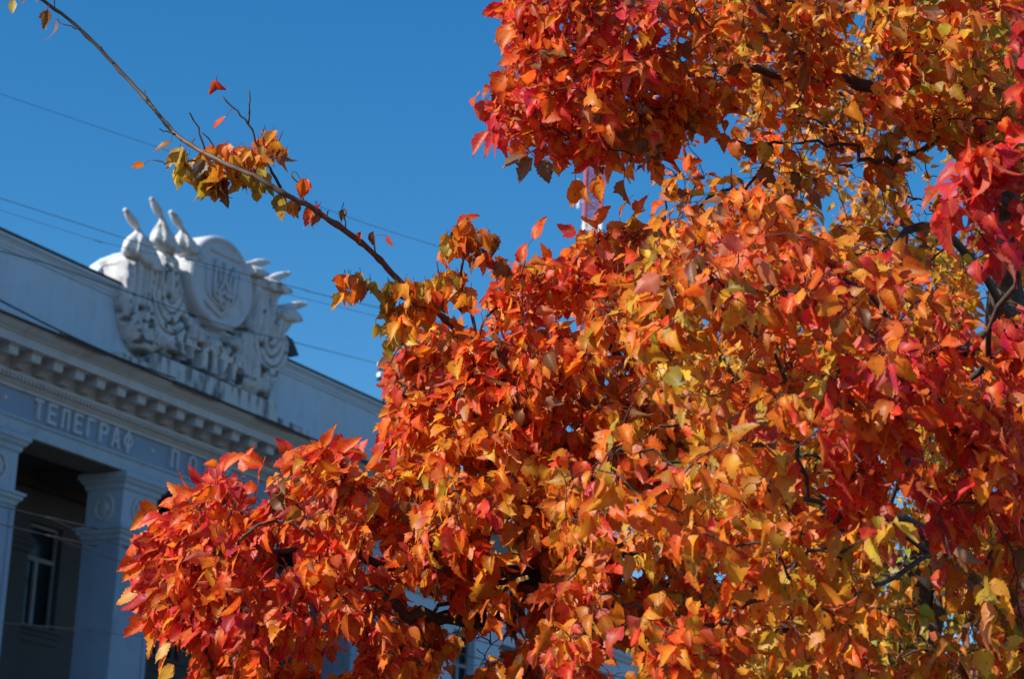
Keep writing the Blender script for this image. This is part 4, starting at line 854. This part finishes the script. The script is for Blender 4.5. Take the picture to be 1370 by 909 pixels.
for x, y, dx, dy, c, s_ in ((612, 301, .8, .55, 'ro', .06), (714, 320, .6, .8, 'ro', .06), (697, 352, .1, 1, 'ro', .055), (690, 366, -.5, -.6, 'orange', .06), (660, 352, .8, -.5, 'brown', .06), (708, 205, -.9, -.25, 'dry', .075), (712, 212, -.5, -.6, 'dry', .07), (728, 214, .1, -.9, 'dry', .06)):
    b_ = at(x, y, SHD); SL.add(b_, RT * dx + UP * dy + CF * .2, CF * .6 + SUN * .5 + rg2.normal(0, .2, 3), s_ * 1.1, nparr(COL[c]), b_ - (RT * dx + UP * dy) * .03)
    e2 = b_ - (RT * dx + UP * dy) * .03; e3 = e2 - (RT * dx * .5 + UP * dy * .6 + UP * .4) * .09 + RT * .01; bm = bmesh.new(); tube(bm, [e3, (e2 + e3) / 2 + RT * .004, e2], [.0016, .0013, .001], 5); tg = link('twig', bm, M_bark, None, True); hang(tg, T1)
me = SL.mesh('shoot_leaves', rg2); o = bpy.data.objects.new('shoot_leaves', me); C.objects.link(o); hang(o, T1)
# clusters of dry winged seeds
M_seed = mat('dry_seed', (.30, .22, .13), .7, .3)
for sx, sy, sd_ in ((790, 140, 6.0), (800, 155, 5.9), (868, 188, 6.2), (1150, 150, 6.8), (1128, 160, 6.8), (1215, 158, 6.8)):
    bm = bmesh.new(); c0 = Vector(at(sx, sy - 22, sd_))
    for k in range(14):
        p = at(sx + rg2.normal(0, 7), sy + rg2.normal(0, 9), sd_ + rg2.normal(0, .02)); v = np.array([rg2.normal(0, .4), rg2.normal(0, .4), -1]); v = unit(v); s_ = unit(np.cross(v, rg2.normal(size=3))); n_ = np.cross(v, s_) * .0012
        tube(bm, [c0, (c0 + Vector(p)) / 2 + Vector((.002, 0, .004)), Vector(p) + Vector(v) * .001], [.0009, .0007, .0006], 4)
        w_ = [(0, .002), (.007, .0035), (.016, .005), (.027, .0048), (.033, .001)]
        a_ = [bm.verts.new(p + v * t + s_ * h + n_) for t, h in w_] ; c_ = [bm.verts.new(p + v * t - s_ * h * .5 - n_) for t, h in w_]
        for i in range(4): bm.faces.new((a_[i], a_[i + 1], c_[i + 1], c_[i]))
    o = link('seed_cluster', bm, M_seed); hang(o, T1)

# ---------------------------------------------------------- the yellow maple behind
T2 = empty('maple_tree', tuple(np.append(at(1120, 1000, 10.5)[:2], 0)))
tag(T2, 'yellow and olive leaved maple behind the red one, showing small through its gaps', 'tree')
base2 = np.array(T2.location); rg_ = np.random.default_rng(23); W2 = Wood()
t2 = W2.limb([base2, base2 + [.05, 0, 1.0], at(1230, 780, 10.5), at(1300, 600, 10.5), at(1335, 400, 10.5), at(1345, 150, 10.5), at(1340, -60, 10.5)], [.14, .12, .10, .07, .05, .035, .02])
W2.limb([at(1060, 640, 10.2), at(980, 520, 10), at(900, 380, 10)], [.04, .03, .02, .01], t2[8])
W2.limb([at(1250, 460, 10.4), at(1200, 340, 10.4), at(1150, 260, 10.4)], [.02, .016, .01, .006], t2[10])
W2.limb([at(1260, 800, 10.4), at(1330, 720, 10.4), at(1400, 690, 10.4)], [.04, .03, .02, .01], t2[6])
W2.limb([at(980, 800, 10.2), at(860, 740, 10), at(740, 740, 10)], [.03, .025, .015, .008], t2[7])
P_B = [(600, 700), (700, 600), (860, 500), (900, 420), (1000, 330), (1000, 180), (960, 60), (1000, -60), (1420, -60), (1420, 960), (900, 960), (800, 800), (640, 780)]
def dens_b(x, y):
    g_ = vnoise(x, y, 70, 31) * .6 + vnoise(x, y, 30, 32) * .4
    k = np.where(g_ > .64, .08, 1.0); k = np.where((x > 1150) & (y > 700), np.maximum(k, .35) * 1.6, k); k = np.where((x < 1300) & (y > 130) & (y < 330), k * .35, k)
    k = np.where((x > 1000) & (y < 120), k * 1.0, k); return np.where(x < 860, k * .5, k)
S_ = sample(P_B, 3800, rg_, 0, (), dens_b); ends = W2.grow([at(x, y, 10.6 + rg_.uniform(-1.6, 2.2)) for x, y in S_], rg_, 3)
LB = Leaves(); cb = at(1150, 500, 10.8)
for e_, (x, y) in zip(ends, S_): spray(LB, W2.p[e_], W2.p[W2.par[e_]], int(rg_.integers(6, 11)), rg_, Z_B, x, y, cb, .054, reach=.14, droop=.6)
o = bpy.data.objects.new('trunk', W2.mesh('trunk_and_branches', .0018)); C.objects.link(o); hang(o, T2)
o = bpy.data.objects.new('crown', LB.mesh('crown', rg_, hi=False, stalks=False)); C.objects.link(o); hang(o, T2)
